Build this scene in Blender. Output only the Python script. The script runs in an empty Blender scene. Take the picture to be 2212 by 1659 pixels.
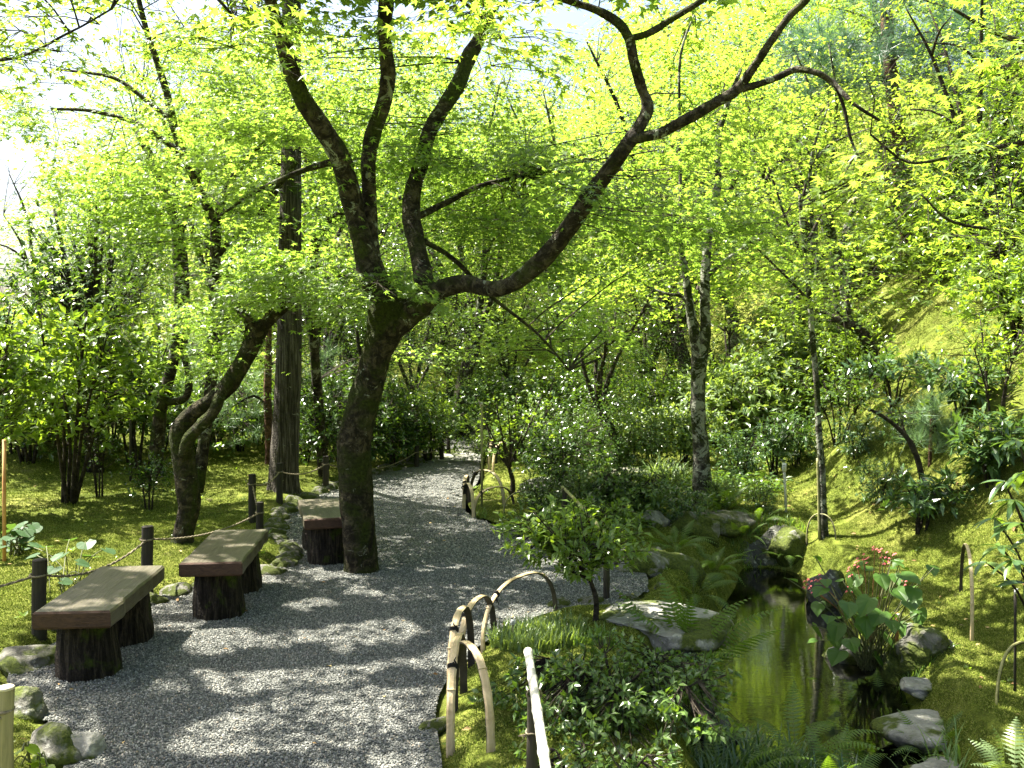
import bpy, math, random
import numpy as np
from mathutils import Vector, noise as mnoise

# ------------------------------------------------------------------ camera, sky, sun, exposure
SC = bpy.context.scene
COL = SC.collection
F, CX, CY, HZ = 2080.0, 1106.0, 829.5, 736.0         # focal length and centre for a 2212 px wide picture
EYE = 1.75
TH = math.atan((CY - HZ) / F)
cam_d = bpy.data.cameras.new('camera')
cam = bpy.data.objects.new('camera', cam_d)
COL.objects.link(cam)
cam.location = (0, 0, EYE)
cam.rotation_euler = (math.pi / 2 - TH, 0, 0)
cam_d.sensor_width = 36.0
cam_d.lens = 36.0 * F / 2212.0
cam_d.clip_end = 3000
cam_d.clip_start = 0.05
SC.camera = cam

SUN = np.array([-0.53, 0.24, 1.0]); SUN /= np.linalg.norm(SUN)
world = bpy.data.worlds.new('World')
SC.world = world
world.use_nodes = True
wn = world.node_tree
wn.nodes.clear()
wo = wn.nodes.new('ShaderNodeOutputWorld'); wb = wn.nodes.new('ShaderNodeBackground')
sk = wn.nodes.new('ShaderNodeTexSky')
sk.sky_type = 'NISHITA'; sk.sun_disc = False
sk.sun_elevation = math.asin(SUN[2])
sk.sun_rotation = math.atan2(SUN[0], SUN[1])
sk.air_density = 1.0; sk.dust_density = 4.5; sk.ozone_density = 1.0
wb.inputs['Strength'].default_value = 0.058
wn.links.new(sk.outputs[0], wb.inputs[0]); wn.links.new(wb.outputs[0], wo.inputs[0])
sd = bpy.data.lights.new('sun', 'SUN'); sd.energy = 5.0; sd.angle = math.radians(0.5); sd.color = (1.0, 0.95, 0.85)
so = bpy.data.objects.new('sun', sd); COL.objects.link(so)
so.location = (-10, 8, 20)
so.rotation_euler = Vector(-SUN).to_track_quat('-Z', 'Y').to_euler()
SC.view_settings.view_transform = 'Standard'
SC.view_settings.look = 'None'
SC.view_settings.gamma = 1.0
SC.view_settings.use_curve_mapping = False
SC.view_settings.exposure = 2.65
SC.cycles.max_bounces = 6
SC.cycles.diffuse_bounces = 3
SC.cycles.glossy_bounces = 3
SC.cycles.transmission_bounces = 3
SC.cycles.use_denoising = True
SC.cycles.sample_clamp_indirect = 8.0
SC.cycles.caustics_reflective = False
SC.cycles.caustics_refractive = False

R = np.random.default_rng(11)
random.seed(5)

# ------------------------------------------------------------------ picture <-> place
FW = np.array([0, math.cos(TH), -math.sin(TH)]); UPV = np.array([0, math.sin(TH), math.cos(TH)])
def P(u, v, d):
    r = FW + np.array([1.0, 0, 0]) * ((u - CX) / F) + UPV * (-(v - CY) / F)
    r = r * (d / r[1])
    return np.array([r[0], r[1], r[2] + EYE])
def px(n, d):
    return n * d / F
def proj(p):
    q = p - np.array([0, 0, EYE])
    dep = q @ FW
    dep = np.where(dep < 0.05, 0.05, dep)
    return CX + F * q[..., 0] / dep, CY - F * (q @ UPV) / dep

def sstep(x):
    x = np.clip(x, 0, 1)
    return x * x * (3 - 2 * x)

def poly_sd(x, y, poly):
    """signed distance, negative inside"""
    x = np.asarray(x, float); y = np.asarray(y, float)
    dmin = np.full(x.shape, 1e9); ins = np.zeros(x.shape, bool)
    n = len(poly)
    for i in range(n):
        ax, ay = poly[i]; bx, by = poly[(i + 1) % n]
        ex, ey = bx - ax, by - ay
        t = np.clip(((x - ax) * ex + (y - ay) * ey) / (ex * ex + ey * ey), 0, 1)
        dd = np.hypot(x - ax - t * ex, y - ay - t * ey)
        dmin = np.minimum(dmin, dd)
        c = ((ay > y) != (by > y)) & (x < (bx - ax) * (y - ay) / ((by - ay) if by != ay else 1e-9) + ax)
        ins ^= c
    return np.where(ins, -dmin, dmin)

def smooth_poly(pts, k=6):
    pts = [np.array(p, float) for p in pts]; n = len(pts); out = []
    for i in range(n):
        p0, p1, p2, p3 = pts[i - 1], pts[i], pts[(i + 1) % n], pts[(i + 2) % n]
        for j in range(k):
            t = j / k
            out.append(0.5 * ((2 * p1) + (-p0 + p2) * t + (2 * p0 - 5 * p1 + 4 * p2 - p3) * t * t + (-p0 + 3 * p1 - 3 * p2 + p3) * t ** 3))
    return out

PATH = smooth_poly([(-0.2, 3.4), (-0.30, 4.0), (-0.36, 4.7), (-0.17, 5.5), (0.25, 6.15), (0.72, 6.3), (1.0, 7.0), (0.86, 8.0),
                    (0.2, 8.6), (-0.38, 9.5), (-0.55, 10.6), (-0.42, 12.0), (-0.45, 14.0), (-0.3, 17.0), (0.4, 20.5), (1.6, 23.0), (0.4, 24.0),
                    (-0.9, 21.5), (-1.3, 17.5), (-1.15, 14.4), (-1.75, 12.9), (-2.05, 11.6), (-2.3, 10.3), (-2.15, 8.8), (-1.82, 7.9),
                    (-1.9, 7.1), (-2.35, 6.65), (-2.6, 5.9), (-2.65, 5.0), (-2.25, 4.5), (-1.85, 3.9), (-1.5, 2.6), (-1.2, 0.8), (-0.6, -2.0), (1.6, -2.0), (1.2, 0.5), (0.15, 2.4)], 6)
POND = smooth_poly([(1.05, 3.0), (0.98, 4.2), (1.0, 5.1), (1.25, 6.0), (1.55, 7.0), (1.9, 8.0), (2.15, 8.75), (2.5, 8.7), (2.6, 8.0), (2.42, 7.1), (2.34, 6.4),
                    (2.3, 5.8), (2.15, 5.2), (2.0, 4.6), (2.0, 3.8), (2.1, 2.9), (1.6, 2.4)], 5)
PATHN = [(float(a), float(b)) for a, b in PATH]
PONDN = [(float(a), float(b)) for a, b in POND]
WATER_Z = -0.36

def wav(x, y, s, ph):
    return np.sin(x * s + ph + 1.3 * np.sin(y * s * .7 + ph * 2)) * np.cos(y * s * .9 - ph + 1.1 * np.sin(x * s * .6))
def H(x, y):
    x = np.asarray(x, float); y = np.asarray(y, float)
    dp = poly_sd(x, y, PATHN); dw = poly_sd(x, y, PONDN)
    z = -0.045 + 0.105 * sstep(dp / 0.22 + .15)
    out = sstep(dp / 0.8)
    z = z + out * (0.05 * wav(x, y, 1.3, .5) + 0.025 * wav(x, y, 3.1, 1.2) + .02)
    z = z + sstep(dp / .3) * (.012 * wav(x, y, 7.5, .4) + .008 * wav(x, y, 14, 1.9)) + sstep((x - 2.6) / 1.5) * (.03 * wav(x, y, 7, .9) + .018 * wav(x, y, 13, 2.9))
    # left garden: low mossy mounds
    z = z + sstep((-x - 2.8) / 4.0) * sstep((y - 4) / 6.0) * sstep(dp / 1.5) * (0.18 + 0.16 * wav(x, y, .55, 2.0))
    # right hill
    toe = 2.95 + 0.05 * (y - 8) + 0.15 * np.sin(y * 1.1)
    s = np.maximum(x - toe, 0)
    hill = 0.90 * (np.sqrt(s * s + 0.25) - 0.5)
    hill = hill * (1 + 0.10 * wav(x, y, .9, .3)) + sstep(s / 1.0) * (0.12 * wav(x, y, 1.7, 2.2) + .07 * wav(x, y, 4.0, .7))
    hill = 7.0 * (1 - np.exp(-hill / 7.0)) + hill * 0.12
    z = z + hill
    # rising ground at the back
    back = np.maximum(y - 17.5 - 0.35 * np.maximum(-x, 0), 0)
    z = z + 0.22 * back * (1 - np.exp(-back / 6)) * (1 - .5 * sstep((y - 60) / 60)) * sstep(dp / 2.5) * np.where(y > 17, sstep((x / np.maximum(y, 1) + .52) / .16), 1)
    # low right bank, pond basin
    z = z - 0.17 * sstep((x - 0.9) / 1.0) * sstep((9.8 - y) / 1.5) * sstep((4.2 - x) / 1.2)
    basin = sstep(1 - (dw + 0.05) / 0.38)
    z = z * (1 - basin) + (-0.46 - 0.35 * sstep(-dw / 0.4)) * basin
    return z
def h1(x, y):
    return float(H(np.array([x]), np.array([y]))[0])
def G(u, v, dz=0.0):
    """the point of the ground seen at this place of the picture"""
    ds = np.concatenate([np.arange(2.2, 20, 0.04), np.arange(20, 70, .3)])
    r = FW + np.array([1.0, 0, 0]) * ((u - CX) / F) + UPV * (-(v - CY) / F)
    pts = r[None, :] * (ds / r[1])[:, None] + np.array([0, 0, EYE])
    below = pts[:, 2] < np.maximum(H(pts[:, 0], pts[:, 1]), WATER_Z) + dz
    i = int(np.argmax(below)) if below.any() else len(ds) - 1
    p = pts[i].copy()
    return p

# ------------------------------------------------------------------ mesh helpers
def setmat(me, mats):
    for m in (mats if isinstance(mats, (list, tuple)) else [mats]):
        me.materials.append(m)
def tri_mesh(name, V, T, mats, mi=None, rnd=None, smooth=False):
    me = bpy.data.meshes.new(name)
    V = np.ascontiguousarray(V, np.float32); T = np.ascontiguousarray(T, np.int32)
    k = T.shape[1]
    me.vertices.add(len(V)); me.vertices.foreach_set('co', V.ravel())
    me.loops.add(T.size); me.loops.foreach_set('vertex_index', T.ravel())
    me.polygons.add(len(T))
    me.polygons.foreach_set('loop_start', np.arange(0, T.size, k, dtype=np.int32))
    me.polygons.foreach_set('loop_total', np.full(len(T), k, np.int32))
    if mi is not None: me.polygons.foreach_set('material_index', np.ascontiguousarray(mi, np.int32))
    me.polygons.foreach_set('use_smooth', np.full(len(T), smooth, bool))
    setmat(me, mats)
    me.update(calc_edges=True)
    if rnd is not None:
        a = me.attributes.new('rnd', 'FLOAT', 'POINT')
        a.data.foreach_set('value', np.ascontiguousarray(rnd, np.float32))
    return me
def obj(name, me, parent=None):
    o = bpy.data.objects.new(name, me); COL.objects.link(o)
    if parent is not None:
        o.parent = parent
        if me is not None and me.get('world'):
            o.location = -np.array(parent.location)
    return o
def wobj(name, V, T, mats, parent=None, **kw):
    """mesh given in world coordinates; its origin is the parent's, or its own base"""
    V = np.asarray(V, float)
    org = np.array(parent.location) if parent is not None else np.array([V[:, 0].mean(), V[:, 1].mean(), V[:, 2].min()])
    me = tri_mesh(name, V - org, T, mats, **kw)
    o = bpy.data.objects.new(name, me); COL.objects.link(o)
    if parent is not None: o.parent = parent
    else: o.location = org
    return o
def thing(name, loc, label, cat, group=None, rz=0.0):
    o = bpy.data.objects.new(name, None); COL.objects.link(o)
    o.empty_display_size = 0.1
    o.location = [float(c) for c in loc]; o.rotation_euler = (0, 0, rz)
    return tag(o, label, cat, group)
def tag(o, label=None, cat=None, group=None, kind=None):
    if label: o['label'] = label
    if cat: o['category'] = cat
    if group: o['group'] = group
    if kind: o['kind'] = kind
    return o
def dup(root, loc, rz, scale, label, group=None, cat=None):
    r = root.copy(); COL.objects.link(r)
    r.location = [float(c) for c in loc]; r.rotation_euler = (0, 0, rz); r.scale = (scale, scale, scale)
    r['label'] = label
    if cat: r['category'] = cat
    if group: r['group'] = group
    for ch in root.children:
        c = ch.copy(); COL.objects.link(c); c.parent = r
        for g in ch.children:
            d = g.copy(); COL.objects.link(d); d.parent = c
    return r

def unit(a):
    return a / np.maximum(np.linalg.norm(a, axis=-1, keepdims=True), 1e-9)
def crom(pts, k=4):
    pts = np.asarray(pts, float)
    if len(pts) < 3: return np.array([pts[0] + (pts[-1] - pts[0]) * i / k for i in range(k + 1)])
    out = []
    ext = np.vstack([2 * pts[0] - pts[1], pts, 2 * pts[-1] - pts[-2]])
    for i in range(1, len(ext) - 2):
        p0, p1, p2, p3 = ext[i - 1:i + 3]
        for j in range(k):
            t = j / k
            out.append(0.5 * ((2 * p1) + (-p0 + p2) * t + (2 * p0 - 5 * p1 + 4 * p2 - p3) * t * t + (-p0 + 3 * p1 - 3 * p2 + p3) * t ** 3))
    out.append(pts[-1])
    return np.array(out)

class Geo:
    """collects quads (as two triangles) and triangles into one mesh"""
    def __init__(s): s.V = []; s.T = []; s.M = []; s.n = 0
    def add(s, V, T, m=0):
        V = np.asarray(V, float); T = np.asarray(T, int)
        s.V.append(V); s.T.append(T + s.n); s.M.append(np.full(len(T), m)); s.n += len(V)
    def tube(s, pts, rad, sides=8, m=0, rough=0.0, cap=True, squash=None):
        pts = np.asarray(pts, float); n = len(pts); rad = np.broadcast_to(np.asarray(rad, float), (n,))
        tan = np.gradient(pts, axis=0) if n > 2 else np.array([pts[1] - pts[0]] * 2)
        tan = unit(tan)
        ref = np.array([0.0, 0, 1]) if abs(tan[0][2]) < .9 else np.array([1.0, 0, 0])
        a = unit(np.cross(tan[0], ref)); rings = []
        for i in range(n):
            a = unit(a - tan[i] * (a @ tan[i])); b = np.cross(tan[i], a)
            ang = np.arange(sides) / sides * 2 * math.pi
            rr = np.full(sides, rad[i])
            if rough:
                for j in range(sides):
                    q = pts[i] + (a * math.cos(ang[j]) + b * math.sin(ang[j])) * rad[i]
                    rr[j] *= 1 + rough * (mnoise.noise(Vector(q * (0.9 / max(rad[0], .03)) * .5)) + .5 * mnoise.noise(Vector(q * (0.9 / max(rad[0], .03)) * 1.7)))
            rings.append(pts[i] + (np.cos(ang)[:, None] * a + np.sin(ang)[:, None] * b) * rr[:, None])
        V = np.vstack(rings); T = []
        for i in range(n - 1):
            for j in range(sides):
                p, q = i * sides + j, i * sides + (j + 1) % sides
                T.append((p, q, q + sides)); T.append((p, q + sides, p + sides))
        if cap:
            V = np.vstack([V, pts[0], pts[-1]])
            c0, c1 = n * sides, n * sides + 1
            for j in range(sides):
                T.append((c0, (j + 1) % sides, j)); T.append((c1, (n - 1) * sides + j, (n - 1) * sides + (j + 1) % sides))
        s.add(V, T, m)
    def box(s, c, sx, sy, sz, m=0, rz=0.0):
        c = np.asarray(c, float); V = np.array([[i, j, k] for k in (-.5, .5) for j in (-.5, .5) for i in (-.5, .5)]) * [sx, sy, sz]
        V = np.stack([V[:, 0] * math.cos(rz) - V[:, 1] * math.sin(rz), V[:, 0] * math.sin(rz) + V[:, 1] * math.cos(rz), V[:, 2]], 1) + c
        T = [(0, 2, 3), (0, 3, 1), (4, 5, 7), (4, 7, 6), (0, 1, 5), (0, 5, 4), (2, 6, 7), (2, 7, 3), (0, 4, 6), (0, 6, 2), (1, 3, 7), (1, 7, 5)]
        s.add(V, T, m)
    def build(s, name, mats, parent=None, smooth=True):
        return wobj(name, np.vstack(s.V), np.vstack(s.T), mats, parent, mi=np.concatenate(s.M), smooth=smooth)

def fast_twigs(segs, sides=3):
    """segs: list of (points (k,3), r0, r1) all with the same k -> vertices, triangles"""
    Vs = []; Ts = []; n0 = 0
    for k in set(len(s[0]) for s in segs):
        A = np.array([s[0] for s in segs if len(s[0]) == k]); r0 = np.array([s[1] for s in segs if len(s[0]) == k]); r1 = np.array([s[2] for s in segs if len(s[0]) == k])
        N = len(A)
        tan = unit(A[:, -1] - A[:, 0])
        ref = np.where(np.abs(tan[:, 2:3]) < .9, np.array([[0, 0, 1.0]]), np.array([[1.0, 0, 0]]))
        a = unit(np.cross(tan, ref)); b = np.cross(tan, a)
        ang = np.arange(sides) / sides * 2 * math.pi
        ring = np.cos(ang)[None, :, None] * a[:, None] + np.sin(ang)[None, :, None] * b[:, None]
        t = np.linspace(0, 1, k)
        rad = r0[:, None] * (1 - t) + r1[:, None] * t
        V = A[:, :, None, :] + ring[:, None] * rad[:, :, None, None]
        idx = np.arange(N * k * sides).reshape(N, k, sides)
        p = idx[:, :-1, :]; q = np.roll(idx, -1, 2)[:, :-1, :]; p2 = idx[:, 1:, :]; q2 = np.roll(idx, -1, 2)[:, 1:, :]
        T = np.concatenate([np.stack([p, q, q2], -1).reshape(-1, 3), np.stack([p, q2, p2], -1).reshape(-1, 3)])
        Vs.append(V.reshape(-1, 3)); Ts.append(T + n0); n0 += N * k * sides
    return np.vstack(Vs), np.vstack(Ts)

# ------------------------------------------------------------------ leaf templates (x across, y along, z up)
def tmpl_maple():
    tips = [(95, .62), (48, .88), (0, 1.0), (-48, .88), (-95, .62)]; V = [(0, 0, 0)]; 
    ring = []
    for i, (a, l) in enumerate(tips):
        ring.append((a, l))
        if i < 4: ring.append(((a + tips[i + 1][0]) / 2, .34))
    for a, l in ring:
        V.append((-math.sin(math.radians(a)) * l, math.cos(math.radians(a)) * l, -0.16 * l * l))
    # skip the first/last small ones: fan round the base
    T = [(0, i, i + 1) for i in range(1, len(V) - 1)][::-1]
    return np.array(V), np.array(T)
def tmpl_maple_low():
    V = [(0, -.1, 0), (.62, .15, -.08), (.28, .38, -.02), (0, 1.0, -.14), (-.28, .38, -.02), (-.62, .15, -.08)]
    T = [(0, 1, 2), (0, 2, 4), (2, 3, 4), (0, 4, 5)]
    return np.array(V), np.array(T)
def tmpl_leaf(w=.24, fold=.06, droop=.12):
    V = [(0, 0, 0), (w, .42, fold), (0, .5, -fold * .3), (-w, .42, fold), (0, 1, -droop)]
    T = [(0, 1, 2), (0, 2, 3), (1, 4, 2), (3, 2, 4)]
    return np.array(V), np.array(T)
def tmpl_leaf6(w=.26, droop=.2):
    V = [(0, 0, 0), (w * .8, .25, .03), (w, .55, .02), (w * .5, .83, -.05 - droop * .3), (0, 1, -droop), (-w * .5, .83, -.05 - droop * .3), (-w, .55, .02), (-w * .8, .25, .03), (0, .28, -.02), (0, .6, -.03)]
    T = [(0, 1, 8), (0, 8, 7), (1, 2, 9), (1, 9, 8), (8, 9, 6), (8, 6, 7), (2, 3, 9), (3, 4, 9), (4, 5, 9), (5, 6, 9)]
    return np.array(V), np.array(T)
def tmpl_needle():
    return np.array([(-.012, 0, 0), (.012, 0, 0), (0, 1, 0)]), np.array([(0, 1, 2)])
def tmpl_blade():
    V = [(-.02, 0, 0), (.02, 0, 0), (-.022, .5, .0), (.022, .5, .0), (0, 1, -.25)]
    return np.array(V), np.array([(0, 1, 3), (0, 3, 2), (2, 3, 4)])
MAPLE, MAPLE_LOW, LEAF, LEAF6, NEEDLE, BLADE = tmpl_maple(), tmpl_maple_low(), tmpl_leaf(), tmpl_leaf6(), tmpl_needle(), tmpl_blade()
ROUND = tmpl_leaf6(.42, .1)

class Leaves:
    def __init__(s): s.p = []; s.y = []; s.n = []; s.s = []
    def add(s, p, y, n, size):
        s.p.append(p); s.y.append(y); s.n.append(n); s.s.append(np.broadcast_to(size, (len(p),)))
    def arrays(s):
        return np.vstack(s.p), np.vstack(s.y), np.vstack(s.n), np.concatenate(s.s)
    def count(s): return sum(len(a) for a in s.p)
    def mesh(s, name, tmpl, mat, org, keep=None):
        p, y, n, sz = s.arrays()
        if keep is not None:
            k = keep(p); p, y, n, sz = p[k], y[k], n[k], sz[k]
        y = unit(y); x = unit(np.cross(y, n)); z = np.cross(x, y)
        TV, TT = tmpl
        V = (p - org)[:, None] + sz[:, None, None] * (TV[None, :, 0:1] * x[:, None] + TV[None, :, 1:2] * y[:, None] + TV[None, :, 2:3] * z[:, None])
        m = len(TV); N = len(p)
        T = (TT[None] + (np.arange(N) * m)[:, None, None]).reshape(-1, 3)
        rnd = np.repeat(R.random(N), m)
        return tri_mesh(name, V.reshape(-1, 3), T, mat, rnd=rnd)

# light pools on the ground: gaps that the crowns leave open towards the sun (picture position, half-axes)
POOLS = [(610, 1400, 250, 26), (760, 1470, 210, 24), (560, 1500, 130, 16), (700, 1560, 150, 16), (860, 1380, 90, 16), (420, 1372, 60, 10), (880, 1530, 90, 20),
         (720, 1255, 90, 10), (950, 1252, 50, 6), (880, 1073, 110, 9), (900, 1040, 90, 6), (800, 1300, 60, 9), (640, 1330, 70, 9),
         (1010, 990, 60, 14), (320, 1230, 250, 40), (560, 1210, 90, 40), (120, 1130, 140, 28), (200, 1110, 170, 20), (560, 1030, 190, 34), (680, 1060, 110, 40), (520, 980, 120, 16),
         (480, 1270, 100, 25), (190, 1310, 50, 5), (520, 1175, 50, 10), (960, 1440, 60, 20),
         (1150, 1372, 170, 60), (1035, 1570, 60, 75), (1050, 1480, 50, 20), (1430, 1365, 160, 42), (1190, 1600, 30, 80), (1480, 1220, 60, 14), (1800, 1140, 120, 40), (1700, 1060, 60, 30),
         (2060, 1420, 90, 40), (2180, 1490, 60, 60), (2190, 1620, 60, 60), (2000, 1350, 50, 30), (1850, 1040, 60, 90), (1990, 1000, 60, 60), (1750, 960, 100, 60), (2000, 720, 160, 70), (1620, 900, 120, 90),
         (2040, 1250, 30, 60), (1200, 1230, 50, 12), (1300, 1040, 80, 40), (2100, 1080, 40, 50)]
# openings between the crowns: where the sky, the cedar and the main limbs stay free of leaves
WINDOWS = [(25, 365, 60, 70, 99, .9), (1180, 60, 80, 45, 99, .6), (1110, 160, 50, 20, 99, .8), (160, 220, 30, 25, 99, .5),
           (627, 430, 34, 110, 11, -.93), (620, 860, 40, 190, 11, -.95), (770, 480, 46, 110, 7.3, .9), (910, 480, 40, 110, 7.5, .85), (810, 250, 34, 120, 7.2, .8), (690, 290, 40, 60, 7.2, .8), (1200, 520, 60, 60, 7.2, .8), (1330, 350, 50, 60, 7.2, .8), (1010, 130, 40, 70, 8, .8),
           (1508, 760, 40, 120, 10.8, .9), (990, 880, 120, 150, 12, .6), (465, 530, 24, 80, 9.5, .8), (870, 700, 80, 60, 7.2, .95), (1395, 170, 40, 110, 7, .7), (1950, 440, 30, 100, 18, .8), (1860, 110, 210, 80, 17, .8), (1500, 960, 40, 130, 10.8, .8)]
GLOW = [(*P(u, v, d), r) for (u, v, d, r) in [(700, 600, 7.4, .55), (560, 590, 7.6, .4), (450, 765, 8.2, .5), (250, 430, 9.6, .8), (500, 50, 4.4, .45), (1040, 40, 4.4, .5), (1330, 430, 7, .6), (1900, 320, 5.2, .7), (2100, 150, 5.3, .7), (80, 100, 5.2, .6),
        (1000, 400, 8.8, .6), (700, 200, 8.5, .8), (300, 150, 9.5, 1.2), (1600, 330, 7.5, .7), (2080, 480, 5.3, .5), (560, 420, 7.4, .5), (430, 330, 9.5, .7), (840, 640, 6.5, .25)]]
POOLW = []
for (u_, v_, a_, b_) in POOLS:
    c_ = G(u_, v_); l_ = G(u_ + a_, v_); f_ = G(u_, v_ - b_)
    POOLW.append((c_[0], c_[1], c_[2], abs(l_[0] - c_[0]), max(abs(f_[1] - c_[1]), .12)))
_gx = np.arange(-12, 16, .1); _gy = np.arange(0, 24, .1); _GX, _GY = np.meshgrid(_gx, _gy); _GH = H(_GX.ravel(), _GY.ravel()).reshape(_GX.shape)
def HG(x, y):
    i = np.clip(((x + 12) / .1).astype(int), 0, len(_gx) - 1); j = np.clip((y / .1).astype(int), 0, len(_gy) - 1)
    return _GH[j, i]
def in_windows(p):
    pu, pv = proj(p); view = np.zeros(len(p), bool)
    for (u0, v0, ru, rv, dmax, pr) in WINDOWS:
        e = ((pu - u0) / ru) ** 2 + ((pv - v0) / rv) ** 2 if pr > 0 else np.where((np.abs(pu - u0) < ru) & (np.abs(pv - v0) < rv), 0, 2)
        view |= (e + .25 * np.sin(pu * .11) * np.cos(pv * .13) < 1) & (p[:, 1] < dmax) & (R.random(len(p)) < abs(pr))
    return view
def open_twigs(tw):
    k = in_windows(np.array([t[0][-1] for t in tw])) | ~keep_open(.9, .8)(np.array([t[0][len(t[0]) // 2] for t in tw])); return [t for t, b in zip(tw, k) if not b]
def keep_open(strength=.96, minh=0.0):
    def f(p):
        view = in_windows(p)
        kill = np.zeros(len(p), bool)
        gz = np.zeros(len(p))
        for _ in range(3):
            t = (p[:, 2] - gz) / SUN[2]
            gx = p[:, 0] - SUN[0] * t; gy = p[:, 1] - SUN[1] * t
            gz = HG(gx, gy)
        gx, gy = gx + .09 * np.sin(gx * 7 + gy * 5) + .05 * np.sin(gy * 19 + gx * 8), gy + .10 * np.cos(gy * 6 - gx * 7) + .05 * np.sin(gx * 17 + gy * 9)
        fl = np.sin(gx * 6.1 + 2 * np.sin(gy * 2.3)) * np.sin(gy * 4.7 + 1.7 * np.sin(gx * 2.9)) + .5 * np.sin(gx * 14.3 + gy * 3.1) * np.sin(gy * 11.7 - gx * 5.3)
        th = np.where(gx > 2.4, .0, np.where((gx < -2.3) & (gy > 5.5), .72, 1.02))
        th = np.where(gy > 13, .15, th)
        kill |= fl > th
        for (cx_, cy_, cz_, r_) in GLOW:
            t = (p[:, 2] - cz_) / SUN[2]
            kill |= (t > .35 + r_ * .3) & (np.hypot(p[:, 0] - SUN[0] * t - cx_, p[:, 1] - SUN[1] * t - cy_) < r_ * (1 + .3 * np.sin(np.arctan2(p[:, 1] - SUN[1] * t - cy_, p[:, 0] - SUN[0] * t - cx_) * 4)))
        for (x, y, z, a, b) in POOLW:
            kill |= ((gx - x) / a) ** 2 + ((gy - y) / b) ** 2 < 1
        return ~view & ~(kill & (p[:, 2] - gz > minh) & (R.random(len(p)) < strength))
    return f

# ------------------------------------------------------------------ materials
def nt(name):
    m = bpy.data.materials.new(name); m.use_nodes = True
    t = m.node_tree; t.nodes.clear()
    o = t.nodes.new('ShaderNodeOutputMaterial')
    return m, t, o
def ramp(t, fac, stops):
    r = t.nodes.new('ShaderNodeValToRGB'); e = r.color_ramp.elements
    while len(e) > 1: e.remove(e[-1])
    e[0].position = stops[0][0]; e[0].color = (*stops[0][1], 1)
    for p_, c_ in stops[1:]:
        x = e.new(p_); x.color = (*c_, 1)
    t.links.new(fac, r.inputs[0]); return r.outputs[0]
def noise(t, scale, detail=3, coord=None, rough=.6, dist=0.0, stretch=None):
    n = t.nodes.new('ShaderNodeTexNoise'); n.inputs['Scale'].default_value = scale
    n.inputs['Detail'].default_value = detail; n.inputs['Roughness'].default_value = rough; n.inputs['Distortion'].default_value = dist
    if coord is None:
        g = t.nodes.new('ShaderNodeTexCoord'); coord = g.outputs['Object']
    if stretch:
        mp = t.nodes.new('ShaderNodeMapping'); mp.inputs['Scale'].default_value = stretch
        t.links.new(coord, mp.inputs[0]); coord = mp.outputs[0]
    t.links.new(coord, n.inputs['Vector'])
    return n.outputs[0]
def mix(t, fac, a, b, mode='MIX'):
    m = t.nodes.new('ShaderNodeMix'); m.data_type = 'RGBA'; m.blend_type = mode
    if isinstance(fac, float): m.inputs[0].default_value = fac
    else: t.links.new(fac, m.inputs[0])
    for i, c in ((6, a), (7, b)):
        if isinstance(c, tuple): m.inputs[i].default_value = (*c, 1)
        else: t.links.new(c, m.inputs[i])
    return m.outputs[2]
def bsdf(t, o, col, rough=.7, spec=.3, bump=None, bs=.4, bd=.01):
    b = t.nodes.new('ShaderNodeBsdfPrincipled')
    if isinstance(col, tuple): b.inputs['Base Color'].default_value = (*col, 1)
    else: t.links.new(col, b.inputs['Base Color'])
    b.inputs['Roughness'].default_value = rough
    b.inputs['Specular IOR Level'].default_value = spec
    if bump is not None:
        bp = t.nodes.new('ShaderNodeBump'); bp.inputs['Strength'].default_value = bs; bp.inputs['Distance'].default_value = bd
        t.links.new(bump, bp.inputs['Height']); t.links.new(bp.outputs[0], b.inputs['Normal'])
    t.links.new(b.outputs[0], o.inputs[0]); return b
def leafmat(name, c0, c1, tr=.5, rough=.4, spec=.5, tcol=None, big=.6, yellow=None):
    m, t, o = nt(name)
    a = t.nodes.new('ShaderNodeAttribute'); a.attribute_name = 'rnd'
    nz = noise(t, big, 2)
    md = t.nodes.new('ShaderNodeMath'); md.operation = 'MULTIPLY_ADD'
    t.links.new(nz, md.inputs[0]); md.inputs[1].default_value = 1.3; 
    sb = t.nodes.new('ShaderNodeMath'); sb.operation = 'MULTIPLY_ADD'; t.links.new(a.outputs['Fac'], sb.inputs[0]); sb.inputs[1].default_value = .6; sb.inputs[2].default_value = -.45
    t.links.new(sb.outputs[0], md.inputs[2])
    st = [(0.0, c0), (0.9, c1)]
    if yellow: st.append((1.0, yellow))
    col = ramp(t, md.outputs[0], st)
    b = t.nodes.new('ShaderNodeBsdfPrincipled'); t.links.new(col, b.inputs['Base Color'])
    b.inputs['Roughness'].default_value = rough; b.inputs['Specular IOR Level'].default_value = spec
    tl = t.nodes.new('ShaderNodeBsdfTranslucent')
    k = tcol or (2.0, 1.9, .55)
    tc = mix(t, 1.0, col, k, 'MULTIPLY')
    t.links.new(tc, tl.inputs[0])
    ms = t.nodes.new('ShaderNodeMixShader'); ms.inputs[0].default_value = tr
    t.links.new(b.outputs[0], ms.inputs[1]); t.links.new(tl.outputs[0], ms.inputs[2]); t.links.new(ms.outputs[0], o.inputs[0])
    return m
L_maple = leafmat('maple_leaf', (.08, .145, .03), (.17, .24, .06), .6, .34, .55, (2.2, 2.2, 1.0))
L_maple_y = leafmat('maple_leaf_yellow', (.10, .17, .035), (.19, .26, .055), .6, .38, .45, (2.2, 2.15, .9), yellow=(.26, .28, .06))
L_maple_d = leafmat('maple_leaf_dark', (.06, .12, .016), (.11, .18, .022), .5, .45, .35, (2.2, 2.1, .6))
L_glossy = leafmat('glossy_leaf', (.025, .055, .014), (.06, .11, .022), .3, .22, .6, (2.4, 2.3, .6))
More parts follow.
